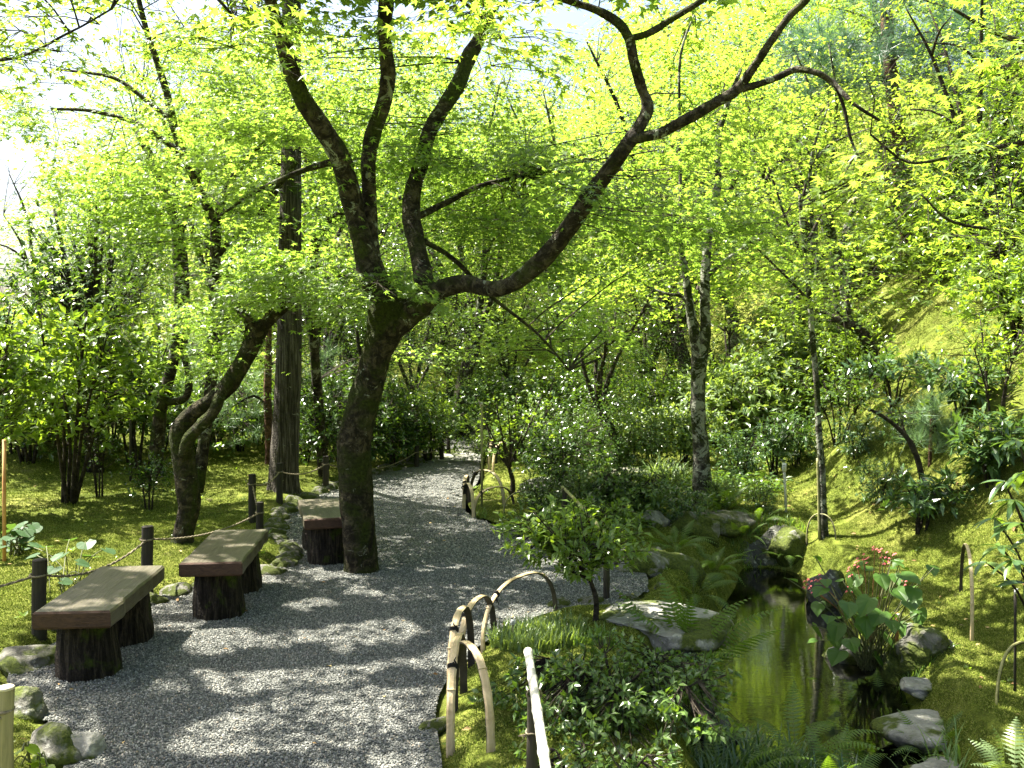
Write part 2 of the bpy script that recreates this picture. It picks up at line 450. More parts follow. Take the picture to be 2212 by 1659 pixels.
L_bright = leafmat('bright_leaf', (.08, .145, .025), (.15, .22, .045), .42, .28, .6, (2.3, 2.2, .6), yellow=(.22, .26, .03))
L_azalea = leafmat('azalea_leaf', (.055, .11, .024), (.11, .18, .04), .35, .28, .6)
L_rhodo = leafmat('rhododendron_leaf', (.04, .085, .03), (.08, .14, .045), .3, .25, .6)
L_pale = leafmat('pale_leaf', (.10, .16, .06), (.19, .26, .10), .4, .35, .5)
L_fern = leafmat('fern_leaf', (.045, .10, .016), (.11, .18, .025), .45, .4, .4)
L_pine = leafmat('pine_needle', (.09, .16, .08), (.18, .27, .15), .3, .4, .5, (1.6, 1.7, .8))
L_grass = leafmat('grass_blade', (.08, .15, .035), (.16, .25, .06), .4, .35, .5)
L_begonia = leafmat('begonia_leaf', (.05, .12, .018), (.09, .17, .025), .45, .4, .4)
L_pine_d = leafmat('dark_pine_needle', (.045, .10, .06), (.09, .16, .10), .3, .4, .5, (1.4, 1.6, 1.0))
L_far = leafmat('far_leaf', (.08, .14, .04), (.14, .21, .07), .4, .5, .3)

def bark(name, c0, c1, moss=.5, mosscol=(.05, .075, .008), lichen=.12, bs=.8, stretch=None):
    m, t, o = nt(name)
    n1 = noise(t, 14, 8, stretch=stretch, dist=.6, rough=.72)
    col = ramp(t, n1, [(.38, tuple(x * .45 for x in c0)), (.48, c0), (.62, c1)])
    n2 = noise(t, 2.6, 4, dist=.8)
    mf = ramp(t, n2, [(max(.0, .62 - moss * .35), (0, 0, 0)), (min(1, .72 - moss * .3), (1, 1, 1))])
    n4 = noise(t, 45, 3)
    mc = ramp(t, n4, [(.3, tuple(x * .5 for x in mosscol)), (.7, tuple(x * 1.5 for x in mosscol))])
    if moss > 0: col = mix(t, mf, col, mc)
    n3 = noise(t, 6.5, 9, dist=.9, rough=.75)
    lf = ramp(t, n3, [(.63 - lichen * .3, (0, 0, 0)), (.655 - lichen * .3, (1, 1, 1))])
    if lichen > 0: col = mix(t, lf, col, (.24, .25, .19))
    add = t.nodes.new('ShaderNodeMath'); add.operation = 'ADD'; t.links.new(n1, add.inputs[0]); t.links.new(n4, add.inputs[1])
    bsdf(t, o, col, .92, .15, add.outputs[0], bs, .035)
    return m
B_maple = bark('maple_bark', (.025, .020, .014), (.095, .08, .058), .3, mosscol=(.035, .045, .008), lichen=.16)
B_mossy = bark('mossy_bark', (.022, .018, .011), (.09, .074, .046), .5, mosscol=(.028, .036, .006), lichen=.05, bs=1.0)
B_grey = bark('grey_bark', (.04, .036, .028), (.17, .16, .125), .62, mosscol=(.024, .030, .007), lichen=.40)
B_twig = bark('twig_bark', (.03, .024, .018), (.07, .06, .04), 0, lichen=0)
B_pine = bark('pine_bark', (.07, .04, .025), (.20, .11, .07), 0, lichen=.05)
B_cedar = bark('cedar_bark', (.05, .043, .035), (.17, .15, .125), .1, lichen=.02, bs=1.0, stretch=(3.2, 3.2, .16))

def rockmat(name, c0=(.12, .12, .10), c1=(.36, .35, .31), moss=.5):
    m, t, o = nt(name)
    n1 = noise(t, 5, 8, dist=.7, rough=.7)
    col = ramp(t, n1, [(.28, c0), (.7, c1)])
    n3 = noise(t, 22, 4)
    col = mix(t, ramp(t, n3, [(.58, (0, 0, 0)), (.66, (.6, .6, .6))]), col, (.42, .42, .36))
    n2 = noise(t, 2.4, 5, dist=.5)
    g = t.nodes.new('ShaderNodeNewGeometry'); sp = t.nodes.new('ShaderNodeSeparateXYZ'); t.links.new(g.outputs['Normal'], sp.inputs[0])
    md = t.nodes.new('ShaderNodeMath'); md.operation = 'MULTIPLY_ADD'; md.inputs[1].default_value = -.12; t.links.new(sp.outputs[2], md.inputs[0]); t.links.new(n2, md.inputs[2])
    mf = ramp(t, md.outputs[0], [(.50 - moss * .3, (1, 1, 1)), (.56 - moss * .3, (0, 0, 0))])
    inv = mix(t, mf, (0, 0, 0), (1, 1, 1))
    n4 = noise(t, 60, 3)
    mc = ramp(t, n4, [(.3, (.025, .036, .006)), (.7, (.085, .105, .014))])
    f = ramp(t, n2, [(.60 - moss * .3, (0, 0, 0)), (.66 - moss * .3, (1, 1, 1))])
    col = mix(t, f, col, mc)
    add = t.nodes.new('ShaderNodeMath'); add.operation = 'ADD'; t.links.new(n1, add.inputs[0]); t.links.new(n3, add.inputs[1])
    bsdf(t, o, col, .88, .25, add.outputs[0], .7, .03)
    return m
K_pale = rockmat('pale_rock', (.10, .10, .08), (.34, .33, .29), .35)
K_mossy = rockmat('mossy_rock', (.08, .08, .07), (.28, .27, .23), .75)
K_dark = rockmat('dark_rock', (.03, .03, .027), (.12, .12, .10), .35)
K_edge = rockmat('edging_rock', (.05, .05, .04), (.20, .19, .155), .5)

# ground
m, t, o = nt('moss'); M_moss = m
n1 = noise(t, .9, 5, dist=.4); n2 = noise(t, 9, 5); n3 = noise(t, 90, 3)
col = ramp(t, n1, [(.30, (.09, .125, .018)), (.5, (.20, .24, .036)), (.68, (.36, .36, .09))])
col = mix(t, ramp(t, n2, [(.35, (.7, .7, .7)), (.65, (0, 0, 0))]), col, (.05, .07, .008))
n5 = noise(t, 3.1, 4, dist=.6)
col = mix(t, ramp(t, n5, [(.66, (0, 0, 0)), (.72, (.8, .8, .8))]), col, (.13, .10, .06))
col = mix(t, ramp(t, n3, [(.3, (.45, .45, .45)), (.7, (1, 1, 1))]), (0, 0, 0), col)
ad = t.nodes.new('ShaderNodeMath'); ad.operation = 'MULTIPLY_ADD'; t.links.new(n3, ad.inputs[0]); ad.inputs[1].default_value = .5; t.links.new(n2, ad.inputs[2])
bsdf(t, o, col, .95, .1, ad.outputs[0], 1.0, .05)

m, t, o = nt('gravel_bed'); M_gravel = m
tc = t.nodes.new('ShaderNodeTexCoord')
vo = t.nodes.new('ShaderNodeTexVoronoi'); vo.inputs['Scale'].default_value = 85; t.links.new(tc.outputs['Object'], vo.inputs[0])
sx = t.nodes.new('ShaderNodeSeparateColor'); t.links.new(vo.outputs['Color'], sx.inputs[0])
col = ramp(t, sx.outputs[0], [(0, (.04, .042, .038)), (.5, (.11, .114, .10)), (.85, (.21, .213, .19)), (1, (.32, .29, .23))])
n1 = noise(t, 1.2, 4)
col = mix(t, ramp(t, n1, [(.4, (0, 0, 0)), (.75, (.35, .35, .35))]), col, (.10, .105, .10))
iv = t.nodes.new('ShaderNodeMath'); iv.operation = 'SUBTRACT'; iv.inputs[0].default_value = 1; t.links.new(vo.outputs['Distance'], iv.inputs[1])
bsdf(t, o, col, .85, .3, iv.outputs[0], 1.0, .012)

m, t, o = nt('gravel_stone'); M_pebble = m
oi = t.nodes.new('ShaderNodeObjectInfo')
col = ramp(t, oi.outputs['Random'], [(0, (.05, .054, .048)), (.45, (.115, .119, .106)), (.8, (.20, .203, .18)), (.97, (.36, .36, .32)), (1, (.30, .23, .15))])
bsdf(t, o, col, .8, .35)

m, t, o = nt('moss_tuft'); M_tuft = m
oi = t.nodes.new('ShaderNodeObjectInfo')
col = ramp(t, oi.outputs['Random'], [(0, (.07, .11, .014)), (.6, (.21, .26, .042)), (1, (.42, .43, .12))])
b = t.nodes.new('ShaderNodeBsdfDiffuse'); t.links.new(col, b.inputs[0]); tl = t.nodes.new('ShaderNodeBsdfTranslucent'); t.links.new(col, tl.inputs[0])
ms = t.nodes.new('ShaderNodeMixShader'); ms.inputs[0].default_value = .35
t.links.new(b.outputs[0], ms.inputs[1]); t.links.new(tl.outputs[0], ms.inputs[2]); t.links.new(ms.outputs[0], o.inputs[0])

m, t, o = nt('pond_water'); M_water = m
n1 = noise(t, 9, 3, stretch=(1, 3.5, 1)); n2 = noise(t, 2.2, 2)
ad = t.nodes.new('ShaderNodeMath'); ad.operation = 'ADD'; t.links.new(n1, ad.inputs[0]); t.links.new(n2, ad.inputs[1])
b = bsdf(t, o, (.002, .0022, .001), .0, .5, ad.outputs[0], .05, .012)
b.inputs['IOR'].default_value = 1.9
b.inputs['Specular IOR Level'].default_value = .8

def wood(name, c0, c1, sc=(2, 30, 30), rough=.75, wear=None):
    m, t, o = nt(name)
    n1 = noise(t, 1.6, 6, dist=1.2, stretch=sc)
    col = ramp(t, n1, [(.3, c0), (.7, c1)])
    if wear:
        n2 = noise(t, 3, 4)
        col = mix(t, ramp(t, n2, [(.45, (0, 0, 0)), (.65, (.7, .7, .7))]), col, wear)
    bsdf(t, o, col, rough, .3, n1, .5, .012)
    return m
W_top = wood('bench_top_wood', (.035, .030, .020), (.10, .085, .058), (22, 2, 22), .45, (.075, .07, .045))
W_end = wood('bench_end_wood', (.035, .02, .013), (.085, .045, .027), (12, 12, 40), .8)
W_log = bark('log_bark', (.016, .013, .010), (.062, .050, .037), .1, lichen=0, bs=1.0, stretch=(3, 3, .3))
W_post = wood('post_wood', (.014, .012, .009), (.045, .037, .027), (25, 25, 2), .85, (.05, .05, .02))
W_postl = wood('weathered_post_wood', (.16, .15, .07), (.34, .30, .15), (20, 20, 2), .8)
W_cut = wood('cut_wood', (.35, .30, .20), (.62, .57, .44), (10, 10, 10), .7)
M_bam = wood('pale_bamboo', (.36, .27, .14), (.55, .44, .26), (8, 8, 8), .45)
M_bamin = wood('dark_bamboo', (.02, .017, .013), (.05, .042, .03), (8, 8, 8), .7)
M_bamw = wood('weathered_bamboo', (.36, .35, .29), (.62, .60, .52), (18, 18, 18), .45)
M_bamg = wood('greenish_bamboo', (.18, .18, .07), (.32, .30, .13), (12, 12, 12), .5)
m, t, o = nt('black_cord'); bsdf(t, o, (.012, .012, .012), .8); M_cord = m
m, t, o = nt('rope'); n1 = noise(t, 90, 2); bsdf(t, o, ramp(t, n1, [(.3, (.10, .085, .055)), (.7, (.26, .22, .15))]), .9, .1, n1, .8, .004); M_rope = m
m, t, o = nt('white_tag'); bsdf(t, o, (.72, .72, .66), .6); M_white = m
m, t, o = nt('orange_wood'); n1 = noise(t, 12, 3); bsdf(t, o, ramp(t, n1, [(.3, (.36, .17, .06)), (.7, (.5, .27, .11))]), .7); M_orange = m
m, t, o = nt('ink'); bsdf(t, o, (.02, .02, .02), .7); M_ink = m
m, t, o = nt('pink_petal'); bsdf(t, o, (.50, .10, .11), .5); M_pink = m
m, t, o = nt('rusty_stem'); bsdf(t, o, (.16, .06, .02), .7); M_rust = m
m, t, o = nt('green_stem'); bsdf(t, o, (.08, .09, .03), .6); M_stem = m
m, t, o = nt('far_hill'); n1 = noise(t, .5, 6); bsdf(t, o, ramp(t, n1, [(.35, (.05, .10, .06)), (.65, (.12, .19, .10))]), .95, .1, n1, 1, .8); M_hill = m
m, t, o = nt('litter'); a = t.nodes.new('ShaderNodeAttribute'); a.attribute_name = 'rnd'
bsdf(t, o, ramp(t, a.outputs['Fac'], [(0, (.12, .06, .02)), (.5, (.26, .16, .06)), (1, (.34, .28, .12))]), .8); M_litter = m

# ------------------------------------------------------------------ the ground
def grid_mesh(name, xs, ys, mat):
    X, Y = np.meshgrid(xs, ys); Z = H(X.ravel(), Y.ravel())
    V = np.stack([X.ravel(), Y.ravel(), Z], 1)
    nx, ny = len(xs), len(ys)
    i = np.arange(nx - 1)[None] + np.arange(ny - 1)[:, None] * nx
    Q = np.stack([i, i + 1, i + 1 + nx, i + nx], -1).reshape(-1, 4)
    return tri_mesh(name, V, Q, mat, smooth=True)
xs = np.concatenate([np.linspace(-240, -26, 22), np.linspace(-25, -8.2, 50), np.arange(-8, 8, .085), np.linspace(8.1, 25, 60), np.linspace(26, 240, 22)])
ys = np.concatenate([np.linspace(-60, -2.5, 20), np.arange(-2.2, 16, .085), np.linspace(16.2, 40, 100), np.linspace(41, 320, 40)])
gr = obj('ground', grid_mesh('ground', xs, ys, M_moss)); tag(gr, kind='structure')

def sheet(name, poly, z, mat):
    import bmesh
    bm = bmesh.new()
    vs = [bm.verts.new((float(a), float(b), z)) for a, b in poly]
    f = bm.faces.new(vs)
    if f.normal.z < 0: f.normal_flip()
    bmesh.ops.triangulate(bm, faces=bm.faces[:])
    me = bpy.data.meshes.new(name); bm.to_mesh(me); bm.free(); setmat(me, mat)
    return obj(name, me)
pth = sheet('gravel_path', PATH, 0.0, M_gravel); tag(pth, kind='structure')
pond_big = [(-0.0, -1.5)]
cx_, cy_ = np.mean(np.array(POND), 0)
wat = sheet('pond_water', [(cx_ + (a - cx_) * 1.18, cy_ + (b - cy_) * 1.06) for a, b in POND], WATER_Z, M_water); tag(wat, kind='structure')
pv = sheet('stone_pavement', [(-1.22, 13.9), (-.52, 13.9), (-.5, 15.5), (-1.2, 15.5)], .006, K_pale); tag(pv, kind='structure')

# geometry-node scatter of small instances on a sheet
def scatter(name, V, T, dens, mat, kind, size, seed=0, zoff=0.0):
    me = tri_mesh(name, V, T, mat)
    o = obj(name, me); tag(o, kind='stuff')
    ng = bpy.data.node_groups.new(name, 'GeometryNodeTree')
    ng.interface.new_socket('Geometry', in_out='INPUT', socket_type='NodeSocketGeometry')
    ng.interface.new_socket('Geometry', in_out='OUTPUT', socket_type='NodeSocketGeometry')
    N = ng.nodes.new; L = ng.links.new
    gi, go = N('NodeGroupInput'), N('NodeGroupOutput')
    ds = N('GeometryNodeDistributePointsOnFaces'); ds.inputs['Density'].default_value = dens; ds.inputs['Seed'].default_value = seed
    L(gi.outputs[0], ds.inputs['Mesh'])
    if kind == 'stone':
        pr = N('GeometryNodeMeshIcoSphere'); pr.inputs['Radius'].default_value = 1.0; pr.inputs['Subdivisions'].default_value = 1
    else:
        pr = N('GeometryNodeMeshCone'); pr.inputs['Vertices'].default_value = 3; pr.inputs['Radius Bottom'].default_value = .22; pr.inputs['Radius Top'].default_value = 0.0; pr.inputs['Depth'].default_value = 1.0
        try: pr.fill_type = 'NONE'
        except Exception: pass
    sm = N('GeometryNodeSetMaterial'); sm.inputs['Material'].default_value = mat
    L(pr.outputs[0], sm.inputs[0])
    ins = N('GeometryNodeInstanceOnPoints'); L(ds.outputs['Points'], ins.inputs['Points']); L(sm.outputs[0], ins.inputs['Instance'])
    rv = N('FunctionNodeRandomValue'); rv.data_type = 'FLOAT_VECTOR'
    if kind == 'stone': rv.inputs[0].default_value = (0, 0, 0); rv.inputs[1].default_value = (6.28, 6.28, 6.28)
    else: rv.inputs[0].default_value = (-.9, -.9, 0); rv.inputs[1].default_value = (.9, .9, 6.28)
    L(rv.outputs[0], ins.inputs['Rotation'])
    rs = N('FunctionNodeRandomValue'); rs.data_type = 'FLOAT_VECTOR'; rs.inputs['Seed'].default_value = 3
    a, b = size
    if kind == 'stone': rs.inputs[0].default_value = (a, a, a * .7); rs.inputs[1].default_value = (b, b, b * .8)
    else: rs.inputs[0].default_value = (a, a, a); rs.inputs[1].default_value = (b, b, b)
    L(rs.outputs[0], ins.inputs['Scale'])
    L(ins.outputs[0], go.inputs[0])
    md = o.modifiers.new('scatter', 'NODES'); md.node_group = ng
    return o
def patch(x0, x1, y0, y1, st, cond, dz):
    xs = np.arange(x0, x1, st); ys = np.arange(y0, y1, st)
    X, Y = np.meshgrid(xs, ys); X = X.ravel(); Y = Y.ravel()
    Z = H(X, Y) + dz
    nx = len(xs); ny = len(ys)
    i = (np.arange(nx - 1)[None] + np.arange(ny - 1)[:, None] * nx).ravel()
    Q = np.stack([i, i + 1, i + 1 + nx, i + nx], -1)
    cxm, cym = X[Q].mean(1), Y[Q].mean(1)
    k = cond(cxm, cym, Z[Q].mean(1))
    return np.stack([X, Y, Z], 1), Q[k]
def inview(x, y, z):
    u, v = proj(np.stack([x, y, z], -1)); return (u > -60) & (u < 2280) & (v < 1720)
V_, T_ = patch(-3, 1.1, 3.4, 7.6, .12, lambda x, y, z: (poly_sd(x, y, PATHN) < -.03) & inview(x, y, z), 0); V_[:, 2] = .003
scatter('gravel', V_, T_, 11000, M_pebble, 'stone', (.003, .0062))
V_, T_ = patch(-3, 1.1, 7.5, 12.5, .12, lambda x, y, z: (poly_sd(x, y, PATHN) < -.03) & inview(x, y, z), 0); V_[:, 2] = .002
scatter('gravel', V_, T_, 3500, M_pebble, 'stone', (.005, .009), 5)
V_, T_ = patch(-7, 4.4, 3.2, 9, .12, lambda x, y, z: (poly_sd(x, y, PATHN) > .05) & (z > WATER_Z + .05) & inview(x, y, z), .004)
scatter('moss', V_, T_, 16000, M_tuft, 'cone', (.006, .015), 2)
V_, T_ = patch(-8, 8, 9, 16, .2, lambda x, y, z: (poly_sd(x, y, PATHN) > .05) & inview(x, y, z), .004)
scatter('moss', V_, T_, 3500, M_tuft, 'cone', (.010, .020), 2)

# ------------------------------------------------------------------ foliage builders
def pad(rng, c, Rd, n, attach, size, L, tw, droop=.25, thick=.05):
    o = c - attach; o[2] = 0
    a0 = math.atan2(o[1], o[0]) if np.hypot(o[0], o[1]) > .05 else rng.uniform(0, 6.28)
    root = c - np.array([math.cos(a0), math.sin(a0), 0]) * Rd * .8
    k = 7
    ang = a0 + np.linspace(-1.15, 1.15, k) + rng.normal(0, .08, k)
    ln = Rd * (1.75 - .5 * np.abs(np.linspace(-1.15, 1.15, k))) * rng.uniform(.8, 1.15, k)
    tilt = rng.normal(0, .10, 2)
    j = rng.integers(0, k, n); tt = rng.random(n) ** .6
    side = rng.normal(0, .13 * Rd, n)
    dx, dy = np.cos(ang[j]), np.sin(ang[j])
    q = np.stack([root[0] + dx * ln[j] * tt - dy * side, root[1] + dy * ln[j] * tt + dx * side, np.zeros(n)], 1)
    rel = q[:, :2] - c[:2]
    q[:, 2] = c[2] + rel @ tilt - droop * Rd * tt ** 2 + rng.normal(0, thick, n) + .06 * Rd
    la = ang[j] + rng.normal(0, .7, n)
    y = np.stack([np.cos(la), np.sin(la), rng.normal(-.28, .22, n)], 1)
    nn = np.stack([rng.normal(0, .42, n), rng.normal(0, .42, n), np.ones(n)], 1)
    L.add(q, y, nn, rng.uniform(.75, 1.2, n) * size)
    for i in range(k):
        m_ = root + np.array([math.cos(ang[i]), math.sin(ang[i]), 0]) * ln[i] * .5; e = root + np.array([math.cos(ang[i]), math.sin(ang[i]), 0]) * ln[i] * .95
        m_[2] += (m_[:2] - c[:2]) @ tilt - droop * Rd * .2; e[2] += (e[:2] - c[:2]) @ tilt - droop * Rd * .85
        
        if i % 2 == 0: tw.append((np.array([root, m_, e]), .0022 + .001 * Rd, .0008))
    dd_ = np.linalg.norm(attach - root); mid = (attach + root) / 2 + np.array([rng.normal(0, .10), rng.normal(0, .10), rng.uniform(-.04, .10)]) * dd_
    q1 = attach * .75 + mid * .25 + np.array([0, 0, rng.uniform(0, .04)]); 
    tw.append((np.array([attach, q1, mid, mid * .5 + root * .5 + np.array([0, 0, .02]), root]), .003 + .005 * min(np.linalg.norm(attach - root), 2.), .0022))

def skeleton(root, limbs, mat, sides=10, rough=.12, names=None):
    """limbs: list of (name, [(u,v,d,rpx)...]) -> parts; returns all centre-line points"""
    pts_all = []
    for nm, L_, mt in limbs:
        pts = np.array([P(a[0], a[1], a[2]) for a in L_]); rr = np.array([px(a[3], a[2]) for a in L_])
        k = 5
        c = crom(pts, k); r = np.interp(np.linspace(0, len(rr) - 1, len(c)), np.arange(len(rr)), rr)
        g = Geo(); g.tube(c, r, sides, rough=rough)
        g.build(nm, mt, root)
        pts_all.append(c)
    return np.vstack(pts_all)

def hand_tree(name, label, cat, base, limbs, regions, leafm, tmpl=MAPLE, leaf=.048, nleaf=110, padR=(.35, .7), rng=None, group=None, keep=.96, sides=10, rough=.12, twig=B_twig, droop=.25, shade=(), thick=.05, far_attach=2.6):
    rng = rng or np.random.default_rng(abs(hash(label)) % 1000 if False else len(label) * 7 + int(base[0] * 10) % 97)
    root = thing(name, base, label, cat, group)
    sk_ = skeleton(root, limbs, None, sides, rough)
    L = Leaves(); tw = []
    up = sk_[sk_[:, 2] > base[2] + .45 * (sk_[:, 2].max() - base[2]) * .6]
    for (u, v, ru, rv, d0, d1, n) in regions:
        for _ in range(n):
            for _try in range(6):
                a, b = rng.uniform(-1, 1, 2)
                if a * a + b * b < 1: break
            d = rng.uniform(d0, d1)
            c = P(u + a * ru, v + b * rv, d)
            dist = np.linalg.norm((up - c) * [1, 1, 1.4], axis=1)
            at = up[int(np.argmin(dist))]
            if np.linalg.norm(at - c) > far_attach: at = c + unit(at - c) * far_attach * .6
            Rd = rng.uniform(*padR)
            pad(rng, c, Rd, int(nleaf * (Rd / padR[1]) ** 1.6) + 8, at.copy(), leaf, L, tw, droop=droop, thick=thick)
    if shade:  # extra crown pads above the view, added to shade the path
        L2 = Leaves()
        for (u, v, ru, rv, d0, d1, n) in shade:
            for _ in range(n):
                c = P(u + rng.uniform(-1, 1) * ru, v + rng.uniform(-1, 1) * rv, rng.uniform(d0, d1)); at = up[int(np.argmin(np.linalg.norm(up - c, axis=1)))]
                if np.linalg.norm(at - c) > far_attach: at = c + unit(at - c) * far_attach * .6
                pad(rng, c, rng.uniform(.5, .85), int(nleaf * .8), at.copy(), leaf * 1.4, L2, tw, droop=droop, thick=thick)
        o = bpy.data.objects.new('crown', L2.mesh('crown', MAPLE_LOW, leafm, np.array(root.location), keep_open(keep))); COL.objects.link(o); o.parent = root; o['kind'] = 'stuff'
    me = L.mesh('crown', tmpl, leafm, np.array(root.location), keep_open(keep) if keep else None)
    o = bpy.data.objects.new('crown', me); COL.objects.link(o); o.parent = root; o['kind'] = 'stuff'
    V, T = fast_twigs(open_twigs(tw))
    o = wobj('twigs', V, T, twig, root); o['kind'] = 'stuff'
    return root

def clump(rng, tip, dirv, k, size, L, spread=.9, ln=.1):
    """leaves along the last bit of a twig"""
    t_ = rng.random(k); p = tip - dirv * (1 - t_)[:, None] * ln
    rnd = unit(rng.normal(0, 1, (k, 3))); rnd = unit(rnd - dirv * (rnd @ dirv)[:, None])
    y = unit(dirv * rng.uniform(.2, .9, k)[:, None] + rnd * spread)
    n = unit(np.array([0, 0, 1.0]) + rng.normal(0, .4, (k, 3)) + dirv * .2)
    L.add(p, y, n, rng.uniform(.7, 1.2, k) * size)

def shrub(name, label, cat, base, Hh, W, leafm, leaf=.05, tips=220, per=7, stems=5, tmpl=LEAF, group=None, rng=None, lean=(0, 0), D=None, low=.25, stem_r=.012, stemm=B_twig, keep=None, open_=.45, spread=.9, flat=False, trunkh=0.0, only_proto=False):
    rng = rng or np.random.default_rng(int(abs(base[0] * 100) + abs(base[1] * 37) + Hh * 91))
    root = thing(name, base, label, cat, group)
    base = np.array(base, float); D = D or W
    mains = []; segs = []
    for i in range(stems):
        a = i / stems * 6.283 + rng.uniform(-.5, .5); rr = rng.uniform(.25, .7)
        e = base + np.array([math.cos(a) * W * rr + lean[0], math.sin(a) * D * rr + lean[1], Hh * rng.uniform(.65, .92)])
        m1 = base + (e - base) * .4 + rng.normal(0, .05, 3) * W; m1[2] = base[2] + (e[2] - base[2]) * .5
        b0 = base + np.array([math.cos(a), math.sin(a), 0]) * min(.06, stem_r * 3) - np.array([0, 0, .03])
        if trunkh: b0 = base + np.array([-.12 * trunkh, 0, trunkh]); m1 = b0 + (e - b0) * .45 + rng.normal(0, .04, 3) * W - np.array([0, 0, .06 * Hh])
        c = crom([b0, m1, e], 5); mains.append(c)
    g = Geo()
    if trunkh: g.tube(crom([base - [0, 0, .05], base + [.03 * trunkh, 0, trunkh * .5], base + np.array([-.12 * trunkh, 0, trunkh * 1.02])], 4), np.linspace(stem_r * 2.0, stem_r * 1.3, 9), 8, rough=.15)
    for c in mains: g.tube(c, np.linspace(stem_r, stem_r * .35, len(c)), 6, rough=.1)
    o = g.build('stems', stemm, root); 
    A = np.vstack([c[4:] for c in mains])
    L = Leaves(); tw = []
    for i in range(tips):
        v = unit(rng.normal(0, 1, 3)); r_ = rng.random() ** open_
        p = np.array([v[0] * W * r_, v[1] * D * r_, v[2] * r_])
        bump = 1 + .22 * math.sin(v[0] * 5 + base[0] * 3) * math.cos(v[1] * 4 + v[2] * 5)
        p[:2] *= bump
        z = base[2] + Hh * (low + (1 - low) * (.5 + .5 * p[2] * bump))
        tip = np.array([base[0] + p[0] + lean[0] * (z - base[2]) / Hh, base[1] + p[1] + lean[1] * (z - base[2]) / Hh, z])
        d_ = np.linalg.norm((A - tip) * [1, 1, .8] + np.array([0, 0, .15 * Hh]), axis=1); at = A[int(np.argmin(d_))]
        dv = tip - at; ln_ = np.linalg.norm(dv); 
        dirv = unit(dv / max(ln_, 1e-6) + np.array([0, 0, .5]) + rng.normal(0, .25, 3))
        mid = at + dv * .55 - dirv * ln_ * .12
        tw.append((np.array([at, mid, tip]), .0022 + stem_r * .15, .0012))
        clump(rng, tip, dirv, per, leaf, L, spread, ln=min(.14, leaf * 2.2))
    me = L.mesh('foliage', tmpl, leafm, np.array(root.location), keep_open(keep, 1.0) if keep else None)
    o = bpy.data.objects.new('foliage', me); COL.objects.link(o); o.parent = root; o['kind'] = 'stuff'
    V, T = fast_twigs(open_twigs(tw) if keep else tw); o = wobj('twigs', V, T, stemm, root); o['kind'] = 'stuff'
    return root

